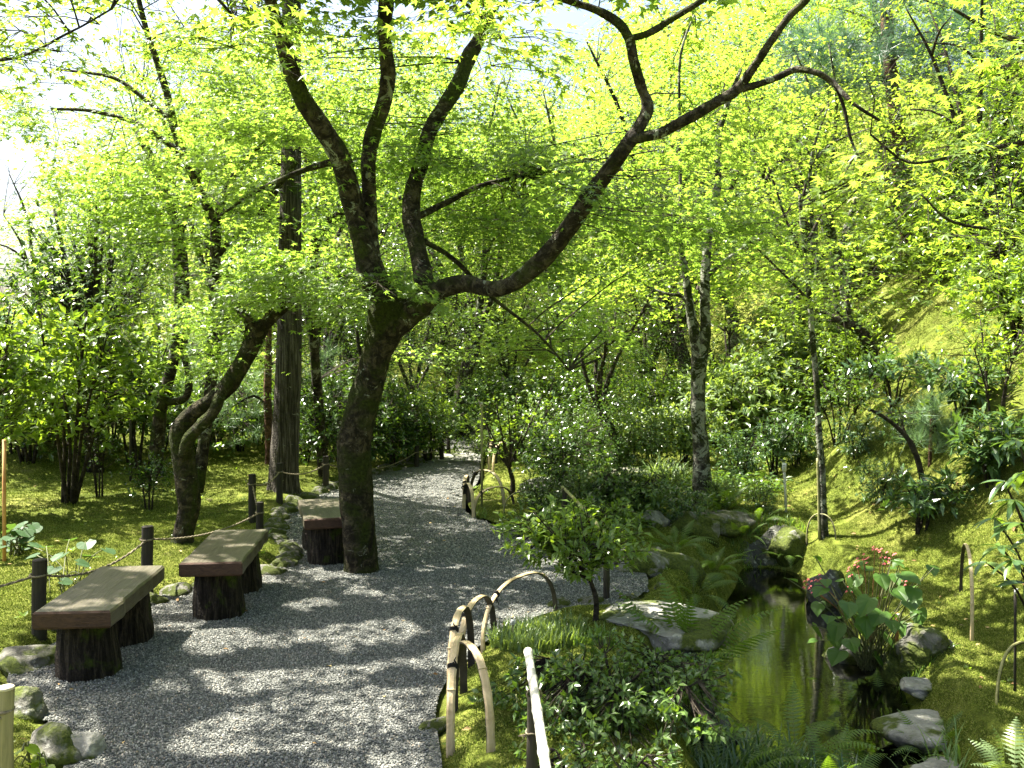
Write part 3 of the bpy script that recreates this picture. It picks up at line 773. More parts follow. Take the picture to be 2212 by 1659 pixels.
# ------------------------------------------------------------------ the maples and trunks that can be told apart
T1, L1 = 'trunk', 'limb'
d = 7.27
main_maple = hand_tree('maple_tree', 'big maple with a dark mossy trunk standing in the gravel beside the third bench', 'tree', G(782, 1234), [
    ('trunk', [(782, 1250, d, 43), (780, 1215, d, 38), (774, 1130, d, 36), (768, 1040, d, 36), (766, 960, d, 37), (778, 890, d, 35), (800, 820, d, 33), (816, 760, d, 34), (832, 715, d, 38), (838, 670, d, 42), (842, 640, d, 36)], B_mossy),
    ('limb', [(840, 690, d, 34), (826, 640, d, 32), (800, 590, d, 28), (782, 520, d, 24), (766, 460, d, 22), (748, 385, d - .1, 23), (728, 330, d - .2, 24), (692, 272, d - .3, 22), (655, 215, d - .4, 20), (628, 150, d - .5, 18), (606, 80, d - .6, 15), (584, 0, d - .7, 13), (560, -120, d - .9, 10), (500, -300, d - 1, 6)], B_maple),
    ('limb', [(836, 660, d + .05, 26), (812, 590, d + .1, 22), (799, 520, d + .1, 18), (798, 440, d + .1, 16), (796, 350, d + .1, 16), (804, 290, d + .1, 17), (828, 225, d + .1, 17), (838, 160, d + .1, 15), (832, 90, d + .1, 14), (834, 0, d, 17), (850, -120, d, 13), (880, -300, d, 8)], B_maple),
    ('limb', [(878, 680, d, 30), (922, 650, d + .1, 25), (914, 600, d + .2, 21), (901, 530, d + .3, 19), (889, 465, d + .4, 20), (891, 415, d + .5, 19), (910, 350, d + .6, 17), (928, 285, d + .7, 16), (960, 230, d + .8, 16), (990, 180, d + .9, 16), (1012, 125, d + 1, 17), (1042, 70, d + 1.1, 14), (1070, -20, d + 1.2, 10), (1080, -160, d + 1.2, 6)], B_maple),
    ('limb', [(842, 705, d, 36), (872, 688, d, 31), (906, 660, d - .05, 26), (945, 632, d - .1, 22), (1000, 613, d - .2, 19), (1045, 622, d - .3, 18), (1085, 622, d - .4, 19), (1130, 598, d - .5, 19), (1180, 553, d - .6, 20), (1238, 480, d - .7, 20), (1272, 425, d - .8, 18), (1310, 375, d - .9, 17), (1345, 325, d - 1, 16), (1372, 290, d - 1, 15)], B_maple),
    ('branch', [(1368, 296, d - 1, 14), (1398, 238, d - 1, 13), (1386, 190, d - 1, 11), (1368, 130, d - 1.1, 11), (1358, 82, d - 1.1, 11), (1330, 45, d - 1.1, 10), (1280, 18, d - 1.1, 8), (1205, -6, d - 1.1, 7), (1100, -60, d - 1.1, 5)], B_maple),
    ('branch', [(1356, 84, d - 1.1, 7), (1400, 72, d - 1.2, 8), (1450, 42, d - 1.2, 7), (1530, -8, d - 1.3, 6), (1640, -90, d - 1.3, 4)], B_maple),
    ('branch', [(1372, 298, d - 1, 12), (1420, 290, d - 1.05, 11), (1470, 265, d - 1.1, 12), (1540, 225, d - 1.2, 12), (1590, 195, d - 1.2, 11), (1625, 150, d - 1.3, 9), (1665, 90, d - 1.4, 8), (1705, 35, d - 1.4, 8), (1750, -10, d - 1.5, 7), (1820, -120, d - 1.6, 5)], B_maple),
    ('branch', [(1590, 195, d - 1.2, 8), (1650, 178, d - 1.3, 7), (1690, 162, d - 1.3, 7), (1720, 150, d - 1.3, 7), (1765, 158, d - 1.4, 6), (1800, 180, d - 1.4, 6), (1845, 225, d - 1.5, 4), (1900, 260, d - 1.5, 3)], B_maple),
    ('branch', [(1805, 182, d - 1.4, 4), (1825, 240, d - 1.4, 4), (1838, 300, d - 1.4, 3), (1870, 370, d - 1.4, 2), (1905, 420, d - 1.4, 1.5)], B_maple),
    ('branch', [(880, 480, d + .4, 8), (960, 440, d + .7, 7), (1040, 400, d + 1, 5), (1130, 380, d + 1.3, 3)], B_maple),
    ('branch', [(905, 515, d + .4, 6), (980, 560, d + .5, 5), (1060, 640, d + .6, 4), (1160, 720, d + .7, 3), (1230, 800, d + .8, 2)], B_maple),
    ('branch', [(735, 345, d - .1, 8), (650, 370, d - .2, 6), (560, 410, d - .3, 4), (470, 470, d - .3, 2.5)], B_maple),
], [
    (720, 240, 260, 190, 7.2, 9.8, 34), (1010, 400, 200, 120, 7.8, 10.2, 34), (1080, 300, 170, 120, 8, 10.5, 22), (560, 420, 120, 90, 6.8, 8, 14), (1150, 520, 150, 90, 8, 10, 16),
    (1400, 450, 240, 70, 6.2, 8.2, 26), (1520, 520, 150, 60, 6.5, 8.5, 12), (1560, 330, 160, 90, 6.5, 9, 16),
    (1150, 750, 160, 110, 9, 10.5, 14),
], L_maple, leaf=.047, nleaf=310, sides=20, rough=.16, padR=(.35, .75), far_attach=3.4,
    shade=[(700, -260, 420, 200, 5.6, 9, 70), (250, -330, 500, 250, 5.6, 8.2, 100), (1100, -260, 300, 200, 5.6, 9, 40), (1500, -220, 350, 170, 5.5, 8, 30), (0, -700, 700, 250, 5.0, 7.5, 90)])

d = 7.9
hand_tree('maple_tree', 'leaning maple with a curved mossy double trunk rising from the moss behind the middle bench', 'tree', G(395, 1168), [
    ('trunk', [(392, 1185, d, 27), (398, 1150, d, 23), (408, 1100, d, 24), (406, 1050, d, 25), (398, 1000, d, 24), (388, 955, d, 22), (391, 925, d, 19), (415, 893, d, 17), (452, 868, d, 17), (488, 838, d, 19), (515, 800, d, 19), (535, 765, d, 18), (553, 730, d, 19), (565, 700, d, 19)], B_mossy),
    ('limb', [(398, 985, d - .1, 14), (410, 945, d - .15, 13), (438, 915, d - .15, 13), (462, 888, d - .15, 12), (478, 850, d - .1, 12), (498, 820, d - .05, 12)], B_mossy),
    ('limb', [(498, 822, d, 8), (512, 780, d + .05, 6), (528, 740, d + .1, 5), (535, 690, d + .1, 3)], B_maple),
    ('limb', [(562, 708, d, 15), (585, 690, d, 13), (615, 662, d, 11), (655, 630, d - .1, 8), (720, 600, d - .2, 6), (790, 600, d - .3, 4)], B_maple),
    ('limb', [(556, 715, d, 14), (535, 690, d, 11), (505, 655, d + .1, 9), (478, 630, d + .2, 6), (440, 600, d + .3, 4), (380, 590, d + .4, 3)], B_maple),
    ('branch', [(560, 705, d, 5), (590, 660, d - .1, 4), (640, 600, d - .3, 3), (700, 560, d - .4, 2)], B_maple),
], [
    (690, 600, 170, 50, 6.7, 8.4, 22), (560, 570, 130, 45, 7, 8.5, 14), (780, 630, 60, 40, 6.4, 7, 6), (480, 640, 110, 60, 7.2, 8.8, 12), (450, 760, 95, 45, 7.6, 9, 8), (370, 700, 60, 60, 7.8, 9, 6), (840, 640, 50, 30, 6.3, 6.8, 3),
    (680, 660, 120, 30, 7, 8.2, 6),
], L_maple, leaf=.044, nleaf=210, sides=16, rough=.16, padR=(.28, .55), droop=.35, thick=.03)

d = 9.6
hand_tree('maple_tree', 'tall maple behind the leaning one, forking high into wide upper branches', 'tree', G(440, 1060), [
    ('trunk', [(425, 1062, d, 15), (440, 960, d, 13), (452, 860, d, 12), (460, 740, d, 12), (465, 600, d, 12), (465, 540, d, 11), (466, 480, d, 11)], B_maple),
    ('limb', [(466, 485, d, 10), (445, 440, d, 10), (420, 385, d, 9), (395, 330, d, 9), (375, 270, d, 9), (360, 200, d, 8), (338, 130, d, 7), (315, 60, d, 6), (290, -40, d, 5)], B_maple),
    ('limb', [(468, 482, d, 9), (485, 420, d, 8), (520, 360, d, 7), (560, 320, d, 6), (600, 290, d, 6), (690, 265, d, 4)], B_maple),
    ('limb', [(402, 345, d, 7), (350, 300, d, 6), (290, 265, d, 5), (200, 240, d, 4), (110, 235, d, 3)], B_maple),
    ('limb', [(375, 265, d, 6), (320, 220, d, 5), (250, 170, d, 4), (170, 155, d, 3), (110, 150, d, 2)], B_maple),
    ('limb', [(440, 1000, d, 6), (490, 620, d - .2, 7), (530, 520, d - .3, 8), (590, 420, d - .4, 7), (640, 350, d - .4, 5)], B_maple),
    ('limb', [(465, 560, d, 6), (500, 520, d, 6), (540, 490, d, 5), (610, 470, d, 3)], B_maple),
], [
    (330, 250, 260, 110, 8.5, 11, 34), (560, 300, 170, 110, 8.5, 11, 26), (300, 90, 260, 90, 8.5, 11, 24), (500, 440, 150, 70, 9, 11, 16), (250, 420, 90, 60, 9, 10.5, 8), (250, 500, 70, 40, 9, 10, 5),
    (300, -180, 380, 160, 7, 11, 42), (60, 260, 100, 60, 8.5, 10, 14), (90, 170, 150, 70, 8.5, 10.5, 16), (200, 380, 110, 60, 9, 10.5, 12),
], L_maple, leaf=.050, nleaf=280, sides=10, padR=(.4, .8), droop=.2, thick=.035)

d = 11.5
hand_tree('maple_tree', 'maple with two parallel dark trunks behind the leaning maple at the left', 'tree', G(335, 1015), [
    ('trunk', [(335, 1020, d, 17), (340, 950, d, 15), (350, 870, d, 13), (372, 790, d, 12), (385, 720, d, 12), (388, 640, d, 12), (384, 560, d, 11), (378, 480, d, 10), (352, 410, d, 10), (330, 350, d, 9), (298, 285, d, 8)], B_maple),
    ('limb', [(372, 792, d, 9), (398, 730, d, 9), (402, 650, d, 8), (398, 560, d, 8), (392, 500, d, 7), (420, 420, d, 6), (440, 330, d, 5)], B_maple),
    ('limb', [(350, 870, d, 8), (400, 860, d, 8), (408, 810, d, 8), (395, 760, d, 7)], B_maple),
], [(340, 520, 120, 60, 10.5, 12.5, 14), (250, 560, 100, 60, 10.5, 12.5, 10), (440, 540, 80, 60, 10.5, 12.5, 8), (360, 330, 200, 100, 11, 13, 26), (200, 60, 260, 120, 11, 13, 16), (300, 640, 60, 40, 10.5, 12, 6)],
    L_maple, leaf=.055, nleaf=200, padR=(.45, .85), tmpl=MAPLE_LOW, thick=.035)

d = 11.0
b6 = G(1520, 1085)
d = float(b6[1])
hand_tree('maple_tree', 'maple with a pale patched trunk forking into two stems beyond the stream', 'tree', b6, [
    ('trunk', [(1520, 1092, d, 24), (1516, 1030, d, 20), (1513, 960, d, 18), (1508, 890, d, 16), (1508, 820, d, 16), (1512, 765, d, 18)], B_grey),
    ('limb', [(1510, 785, d, 13), (1500, 720, d, 12), (1490, 660, d, 10), (1482, 600, d, 8), (1472, 540, d, 6), (1466, 470, d, 5)], B_grey),
    ('limb', [(1514, 785, d, 13), (1524, 720, d, 12), (1522, 650, d, 11), (1524, 580, d, 10), (1532, 500, d, 9), (1550, 400, d, 8), (1552, 300, d, 7), (1570, 230, d, 6), (1600, 150, d, 4)], B_grey),
    ('branch', [(1492, 665, d, 4), (1470, 640, d, 4), (1440, 635, d, 3), (1400, 620, d, 2)], B_grey),
    ('branch', [(1524, 600, d, 5), (1570, 560, d, 4), (1630, 520, d, 3)], B_grey),
    ('branch', [(1470, 500, d, 4), (1470, 400, d, 4), (1468, 250, d, 3), (1470, 120, d, 3), (1500, 30, d, 2)], B_grey),
], [(1480, 560, 170, 90, 10, 13, 22), (1640, 520, 110, 110, 10, 13, 14), (1420, 640, 110, 60, 11, 13, 10), (1500, 300, 160, 140, 10, 13, 28), (1480, 120, 200, 110, 10, 13, 26), (1620, 660, 60, 50, 11, 12.5, 4)],
    L_maple_y, leaf=.052, nleaf=280, padR=(.45, .85), tmpl=MAPLE_LOW, sides=12, thick=.035)

b7 = G(1780, 1162); d = float(b7[1])
hand_tree('slim_tree', 'slender young tree with a thin grey stem at the foot of the mossy slope', 'tree', b7, [
    ('trunk', [(1782, 1172, d, 10), (1778, 1090, d, 8), (1775, 1010, d, 8), (1768, 920, d, 7), (1764, 830, d, 6.5), (1756, 740, d, 6.5), (1750, 660, d, 6), (1740, 560, d, 5), (1732, 480, d, 5), (1728, 420, d, 4)], B_grey),
    ('branch', [(1750, 655, d, 4), (1720, 620, d, 3), (1660, 560, d, 2.5), (1600, 500, d, 2)], B_twig),
    ('branch', [(1742, 570, d, 4), (1700, 480, d, 3), (1680, 420, d, 2.5), (1660, 360, d, 2)], B_twig),
    ('branch', [(1738, 540, d, 4), (1775, 460, d, 3), (1810, 400, d, 2.5), (1850, 330, d, 2)], B_twig),
    ('branch', [(1730, 440, d, 3), (1740, 395, d, 3), (1725, 370, d, 2)], B_twig),
    ('stake', [(1770, 1165, d, 3), (1768, 1060, d, 3), (1766, 990, d, 3)], M_bamg),
], [(1700, 600, 110, 60, 8, 9.6, 9), (1720, 470, 150, 70, 7.6, 9.5, 14), (1760, 700, 90, 40, 8, 9.3, 5), (1800, 560, 90, 60, 8, 9.3, 7)],
    L_maple_y, leaf=.045, nleaf=90, padR=(.3, .5), sides=8)

# overhanging crowns whose trunks stand beside the picture
d = 5.6
hand_tree('maple_tree', 'maple leaning in from the right edge with bright star shaped leaves above the slope', 'tree', (5.4, 5.4, h1(5.4, 5.4) - .1), [
    ('trunk', [(3190, 560, 5.4, 40), (3100, 300, 5.4, 34), (2950, 60, 5.4, 28), (2800, -140, 5.4, 22)], B_maple),
    ('limb', [(2960, 80, 5.4, 16), (2700, 20, 5.5, 12), (2450, 40, 5.5, 9), (2250, 90, 5.6, 7), (2150, 70, 5.6, 5), (2060, 20, 5.6, 3)], B_maple),
    ('limb', [(2900, 160, 5.4, 14), (2600, 250, 5.3, 10), (2350, 300, 5.2, 7), (2200, 310, 5.2, 5), (2050, 340, 5.1, 4), (1960, 350, 5.1, 3), (1880, 290, 5, 2)], B_maple),
    ('limb', [(3050, 330, 5.4, 12), (2700, 470, 5.1, 9), (2400, 520, 5, 6), (2200, 500, 5, 4), (2060, 480, 5, 3), (1990, 420, 5, 2)], B_maple),
    ('limb', [(2950, 60, 5.4, 14), (2500, -150, 5, 10), (2100, -180, 4.6, 7), (1800, -120, 4.4, 4)], B_maple),
], [(2050, 330, 190, 80, 4.6, 6.2, 16), (2130, 120, 110, 100, 4.6, 6.4, 9), (1980, 190, 120, 60, 4.8, 6.5, 7), (2130, 470, 120, 70, 4.6, 6.2, 10), (1990, 50, 90, 40, 4.3, 5.5, 3), (2180, 620, 60, 60, 4.5, 5.5, 4), (1800, 30, 120, 30, 4.6, 6, 3),
    (2150, -200, 400, 160, 4.4, 7, 22), (1920, 420, 120, 50, 5.5, 7, 8), (1860, 560, 110, 60, 6, 7.5, 6)],
    L_maple_y, leaf=.052, nleaf=130, padR=(.22, .5), sides=10, far_attach=1.6, droop=.4)

hand_tree('maple_tree', 'maple whose yellow green sprays hang in along the top edge', 'tree', (-3.9, 1.2, h1(-3.9, 1.2) - .1), [
    ('trunk', [(-5700, 2400, 1.25, 190), (-5500, 500, 1.25, 170), (-5000, -1800, 1.3, 140), (-3600, -3600, 1.5, 100)], B_maple),
    ('limb', [(-4200, -2900, 1.4, 80), (-1500, -1700, 2.2, 30), (-200, -800, 3.2, 10), (250, -260, 4, 9), (420, -60, 4.3, 5), (500, 30, 4.4, 3)], B_maple),
    ('limb', [(-2200, -2100, 2, 40), (-200, -1400, 2.8, 18), (500, -700, 3.6, 9), (800, -260, 4.1, 6), (950, -50, 4.3, 4), (1040, 40, 4.4, 2.5)], B_maple),
    ('limb', [(-1500, -1700, 2.2, 24), (-700, -500, 3.2, 9), (-250, 60, 4.2, 5), (0, 130, 4.8, 3.5), (150, 70, 5, 2.5), (240, 20, 5.1, 2)], B_maple),
], [(500, 50, 100, 45, 4, 5, 7), (590, 10, 60, 50, 4, 5, 3), (1030, 30, 130, 50, 4, 5, 8), (1140, 90, 70, 40, 4.2, 5.2, 2), (110, 110, 150, 80, 4.6, 6, 9), (0, 20, 120, 80, 4.6, 6, 6),
    (200, -260, 500, 180, 3.6, 6, 34), (900, -300, 400, 180, 3.6, 6, 30)],
    L_maple_y, leaf=.05, nleaf=85, padR=(.18, .42), sides=10, far_attach=1.2, droop=.45)

# straight cedar and the red pine stem behind it
b = G(611, 1062); d = float(b[1])
r_ = thing('cedar_tree', b, 'straight cedar with stringy grey brown bark rising behind the third bench', 'tree')
g = Geo(); pts = crom([P(611, 1072, d), P(613, 1040, d), P(617, 960, d), P(623, 800, d), P(626, 600, d), P(628, 400, d), P(629, 200, d), P(630, -200, d), P(632, -700, d)], 6)
g.tube(pts, np.interp(np.arange(len(pts)), [0, 3, 10, 18, 30, 42, 48], [px(44, d), px(37, d), px(31, d), px(27, d), px(22, d), px(19, d), px(12, d)]), 28, rough=.10); g.build('trunk', B_cedar, r_)
rg = np.random.default_rng(3); L = Leaves(); tw = []
for i in range(70):
    c = P(630 + rg.normal(0, 60), rg.uniform(-700, -60), d + rg.normal(0, .5)); c[:2] += rg.normal(0, .7, 2)
    pad(rg, c, .6, 90, np.array([pts[-20][0], pts[-20][1], c[2]]), .10, L, tw, droop=.5)
me = L.mesh('crown', LEAF, L_far, np.array(r_.location), keep_open(.95)); o = obj('crown', me, None); o.parent = r_; o['kind'] = 'stuff'
V, T = fast_twigs(tw); o = wobj('twigs', V, T, B_twig, r_); o['kind'] = 'stuff'

def pine(name, label, base, path, tips, leafm=L_pine, group=None, nn=46, nl=.11, barkm=B_pine, reach=1.2):
    """tips: regions (u,v,ru,rv,d0,d1,n) of needle tufts"""
    rg = np.random.default_rng(len(label)); r_ = thing(name, base, label, 'tree', group)
    c = crom([P(a[0], a[1], a[2]) for a in path], 5); rr = np.interp(np.linspace(0, len(path) - 1, len(c)), np.arange(len(path)), [px(a[3], a[2]) for a in path])
    g = Geo(); g.tube(c, rr, 12, rough=.14); g.build('trunk', barkm, r_)
    L = Leaves(); tw = []
    for (u, v, ru, rv, d0, d1, n) in tips:
        bc = P(u, v, (d0 + d1) / 2); at = c[int(np.argmin(np.linalg.norm(c - bc, axis=1)))]
        if np.linalg.norm(at - bc) > reach * 2.5: at = bc + unit(at - bc) * reach * 2
        tw.append((crom([at, at * .6 + bc * .4 + [0, 0, .15], bc], 3), .03, .01))
        for _ in range(n):
            a, b_ = rg.normal(0, .5, 2); p = P(u + a * ru, v + b_ * rv, rg.uniform(d0, d1))
            dv = unit(p - bc + np.array([0, 0, .5]) + rg.normal(0, .2, 3)); tw.append((np.array([bc * .5 + p * .5, p]), .006, .003))
            k = nn; rnd = unit(rg.normal(0, 1, (k, 3))); y = unit(dv * rg.uniform(.3, 1.0, k)[:, None] + rnd * .75)
            L.add(p + dv * rg.uniform(-.06, .06, k)[:, None], y, unit(rg.normal(0, 1, (k, 3))), rg.uniform(.8, 1.2, k) * nl)
    o = obj('crown', L.mesh('crown', NEEDLE, leafm, np.array(r_.location), keep_open(.35, .8)), None); o.parent = r_; o['kind'] = 'stuff'
    V, T = fast_twigs(tw); o = wobj('twigs', V, T, B_twig, r_); o['kind'] = 'stuff'
    return r_
b = G(586, 1000); d = 13.0
pine('pine_tree', 'young pine with a thin reddish stem and pale needle tufts just left of the cedar', (P(586, 1000, d)[0], d, h1(P(586, 1000, d)[0], d)), [(584, 1010, d, 11), (582, 940, d, 10), (578, 860, d, 9), (580, 740, d, 7), (582, 600, d, 5), (590, 480, d, 3)],
     [(480, 790, 110, 60, 12.2, 13.5, 60), (500, 880, 90, 60, 12.2, 13.2, 55), (440, 740, 70, 40, 12.2, 13.5, 30), (560, 660, 90, 60, 12.5, 13.5, 40), (700, 800, 50, 60, 13, 14, 24), (560, 560, 110, 50, 12.5, 14, 30)], nn=40, nl=.16)
d = 19.0
pb = P(1975, 560, d)
pine('pine_tree', 'old pine with a stout brown trunk and blue green needles high on the slope', (pb[0], d, h1(pb[0], d)), [(1985, 600, d, 20), (1968, 520, d, 19), (1950, 430, d, 18), (1943, 340, d, 17), (1935, 240, d, 16), (1922, 140, d, 14), (1916, 50, d, 13), (1915, -60, d, 11)],
     [(1780, 100, 130, 50, 17, 20, 110), (1830, 180, 120, 40, 17, 20, 80), (2020, 110, 120, 50, 17, 20, 110), (2080, 200, 110, 40, 17, 20, 70), (1930, -10, 160, 60, 17, 20, 100), (1720, 200, 70, 60, 17, 20, 50), (2120, 60, 80, 60, 17, 19, 50)], nn=44, nl=.34, reach=2.2, leafm=L_pine_d)
d = 12.8
hand_tree('crooked_tree', 'small crooked tree with a bent dark trunk on the upper mossy slope', 'tree', G(1885, 812), [
    ('trunk', [(1885, 820, d, 14), (1884, 780, d, 14), (1878, 745, d, 13), (1858, 715, d, 12), (1825, 695, d, 11), (1790, 684, d, 8), (1755, 665, d, 5), (1720, 640, d, 3)], B_maple),
    ('branch', [(1818, 694, d, 6), (1805, 650, d, 5), (1800, 600, d, 4), (1790, 560, d, 3)], B_maple),
    ('branch', [(1838, 700, d, 6), (1830, 640, d, 5), (1835, 590, d, 4)], B_maple),
], [(1790, 620, 120, 60, 12, 14, 14), (1860, 570, 110, 50, 12, 14, 10)], L_bright, leaf=.06, nleaf=110, padR=(.4, .7), tmpl=LEAF)

# dark spreading limb seen between the main maple and the cedar
d = 10.2; b = G(690, 1040)
hand_tree('maple_tree', 'half hidden maple with a dark crooked limb showing between cedar and big maple', 'tree', (P(700, 1040, 11.8)[0], 11.8, h1(P(700, 1040, 11.8)[0], 11.8)), [
    ('trunk', [(700, 1035, 11.8, 12), (690, 900, 11.6, 11), (676, 700, 11, 10), (676, 560, 10.6, 10), (690, 510, 10.4, 10), (715, 478, 10.2, 10), (745, 456, 10, 9), (790, 420, 10, 6), (860, 380, 10, 4)], B_maple),
], [(700, 430, 120, 60, 10, 12, 14), (640, 640, 60, 30, 10, 12, 5), (900, 780, 60, 40, 12, 13, 3)], L_maple, leaf=.055, nleaf=110, padR=(.45, .8), tmpl=MAPLE_LOW)

# ------------------------------------------------------------------ prototypes for the wood behind
def gen_tree(name, label, seed, Ht, spread, leafm, tmpl, leaf, npads, nleaf, trunk_r, barkm, layers=True, crown0=.3, padR=(.5, .95)):
    rg = np.random.default_rng(seed); root = thing(name, (0, 0, 0), label, 'tree')
    fork = Ht * rg.uniform(.22, .32)
    g = Geo(); tp = crom([(0, 0, -.5), (rg.normal(0, .08), rg.normal(0, .08), fork * .5), (rg.normal(0, .15), rg.normal(0, .15), fork)], 5)
    g.tube(tp, np.linspace(trunk_r * 1.25, trunk_r, len(tp)), 8, rough=.12); pts = []
    for i in range(5):
        a = i / 5 * 6.283 + rg.uniform(-.5, .5); rr = spread * rg.uniform(.35, .9); z1 = Ht * rg.uniform(.65, .98)
        p = crom([tp[-1], tp[-1] + np.array([math.cos(a) * rr * .3, math.sin(a) * rr * .3, (z1 - fork) * .35]), np.array([math.cos(a) * rr * .65, math.sin(a) * rr * .65, fork + (z1 - fork) * .75]), np.array([math.cos(a) * rr, math.sin(a) * rr, z1])], 4)
        g.tube(p, np.linspace(trunk_r * .65, trunk_r * .12, len(p)), 6, rough=.1); pts.append(p)
        for j in range(2):
            s_ = p[rg.integers(4, 9)]; a2 = a + rg.uniform(-1.3, 1.3); q = crom([s_, s_ + np.array([math.cos(a2) * .5, math.sin(a2) * .5, .35]), s_ + np.array([math.cos(a2), math.sin(a2), .35]) * spread * .5], 3)
            g.tube(q, np.linspace(trunk_r * .3, trunk_r * .08, len(q)), 5); pts.append(q)
    g.build('trunk', barkm, root)
    A = np.vstack(pts); L = Leaves(); tw = []
    for i in range(npads):
        a = rg.uniform(0, 6.283); r_ = rg.random() ** .55; zz = rg.uniform(crown0, 1.0)
        prof = math.sqrt(max(0.05, 1 - ((zz - .55) / .52) ** 2)) * spread * (1 + .2 * math.sin(a * 3 + seed))
        c = np.array([math.cos(a) * r_ * prof, math.sin(a) * r_ * prof, zz * Ht])
        at = A[int(np.argmin(np.linalg.norm(A - c, axis=1)))]
        pad(rg, c, rg.uniform(*padR), nleaf, at.copy(), leaf, L, tw, droop=.25 if layers else .5, thick=.05 if layers else .22)
    o = obj('crown', L.mesh('crown', tmpl, leafm, np.zeros(3)), None); o.parent = root; o['kind'] = 'stuff'
    V, T = fast_twigs(tw); me = tri_mesh('twigs', V, T, B_twig); o = obj('twigs', me); o.parent = root; o['kind'] = 'stuff'
    return root
protos = [
    gen_tree('maple_tree', '', 1, 7.5, 3.0, L_maple, MAPLE_LOW, .065, 130, 115, .13, B_maple),
    gen_tree('maple_tree', '', 2, 6.5, 2.8, L_maple_y, MAPLE_LOW, .065, 120, 115, .11, B_grey),
    gen_tree('broadleaf_tree', '', 3, 7.0, 2.4, L_bright, LEAF, .09, 110, 110, .12, B_twig, layers=False, crown0=.15),
    gen_tree('evergreen_tree', '', 4, 5.0, 1.9, L_glossy, LEAF, .08, 100, 110, .10, B_twig, layers=False, crown0=.1, padR=(.35, .7)),
]
used = [False] * 4
def thin_crown(root):
    bpy.context.view_layer.update()
    for ch in root.children:
        if not ch.name.startswith('crown'): continue
        me = ch.data; n = len(me.vertices); m_ = 6 if (n % 6 == 0 and len(me.polygons) * 6 == n * 4) else 5
        V = np.empty(n * 3, np.float32); me.vertices.foreach_get('co', V); V = V.reshape(-1, m_, 3)
        A = np.empty(n, np.float32); me.attributes['rnd'].data.foreach_get('value', A); A = A.reshape(-1, m_)
        T = np.empty(len(me.polygons) * 3, np.int32); me.loops.foreach_get('vertex_index', T); k = len(T) // 3 // len(V); TT = T[:k * 3].reshape(k, 3)
        sc = root.scale[0]; a = root.rotation_euler.z; c = V[:, 0] * sc
        w = np.stack([c[:, 0] * math.cos(a) - c[:, 1] * math.sin(a) + root.location[0], c[:, 0] * math.sin(a) + c[:, 1] * math.cos(a) + root.location[1], c[:, 2] + root.location[2]], 1)
        kp = keep_open(.95)(w); V, A = V[kp], A[kp]
        ch.data = tri_mesh('crown', V.reshape(-1, 3), (TT[None] + (np.arange(len(V)) * m_)[:, None, None]).reshape(-1, 3), me.materials[0], rnd=A.ravel())
CARVE = []
FARN = {0: 'maples in the wood behind the garden', 1: 'pale maples in the wood behind the garden', 2: 'broadleaf trees in the wood behind the garden', 3: 'dark evergreens in the wood behind the garden'}
FARL = {0: 'green maple with layered foliage in the wood behind the garden', 1: 'yellow green maple in the sunlit wood behind the garden', 2: 'loose bright broadleaf tree in the wood behind the garden', 3: 'dense dark evergreen in the wood behind the garden'}
def put(k, u, d, sc, label=None, rz=None, dz=0):
    x = (u - CX) / F * d; z = h1(x, d) - .1 + dz
    rz = random.uniform(0, 6.28) if rz is None else rz
    if not used[k]:
        used[k] = True; o = protos[k]; o.location = (x, d, z); o.rotation_euler.z = rz; o.scale = (sc,) * 3
        o['label'] = label or FARL[k]
    else:
        o = dup(protos[k], (x, d, z), rz, sc, label or FARL[k])
    if d >= 19 and 'group' not in o: o['group'] = FARN[k]
    elif d < 19 and 'group' in o: del o['group']
    if d < 19 or (u < 400 and d < 21): CARVE.append(o)
    return o
put(0, 1000, 17.5, .9, 'middle distance maple spreading above the bend of the gravel path')
put(3, 735, 14.5, .75, 'dark evergreen shrub tree between the cedar and the big maple')
put(3, 835, 13.8, .62, 'small dark evergreen just right of the big maple trunk')
put(0, 900, 15.6, .42, 'low bright maple by the posts at the left edge of the far path')
put(3, 1318, 12.6, .56, 'dark small tree with a thin black trunk in the middle of the planting')
put(1, 1250, 18, 1.0, 'yellow green maple behind the dark small tree in the middle')
put(2, 640, 16.5, .95, 'loose tree behind the cedar trunk')
put(2, 960, 20.5, .7, 'loose tree where the far path bends out of sight')
put(0, 1480, 16.5, .95, 'green maple behind the pale forked trunk')
put(1, 1680, 15.5, .8, 'yellow green maple at the foot of the slope behind the slender young tree')
put(1, 1830, 17.5, .8, 'yellow green maple on the slope left of the old pine')
put(2, 2100, 15.5, .75, 'loose bright tree on the slope below the old pine')
put(2, 2300, 14.5, .6, 'loose bright tree at the right edge halfway up the slope')
put(0, 130, 20, .75, 'green maple beyond the moss garden at the left')
put(3, -60, 15.5, .42, 'dark evergreen at the far left beyond the moss')
put(3, 230, 18.5, .8, 'dark evergreen in front of the left hand maple')
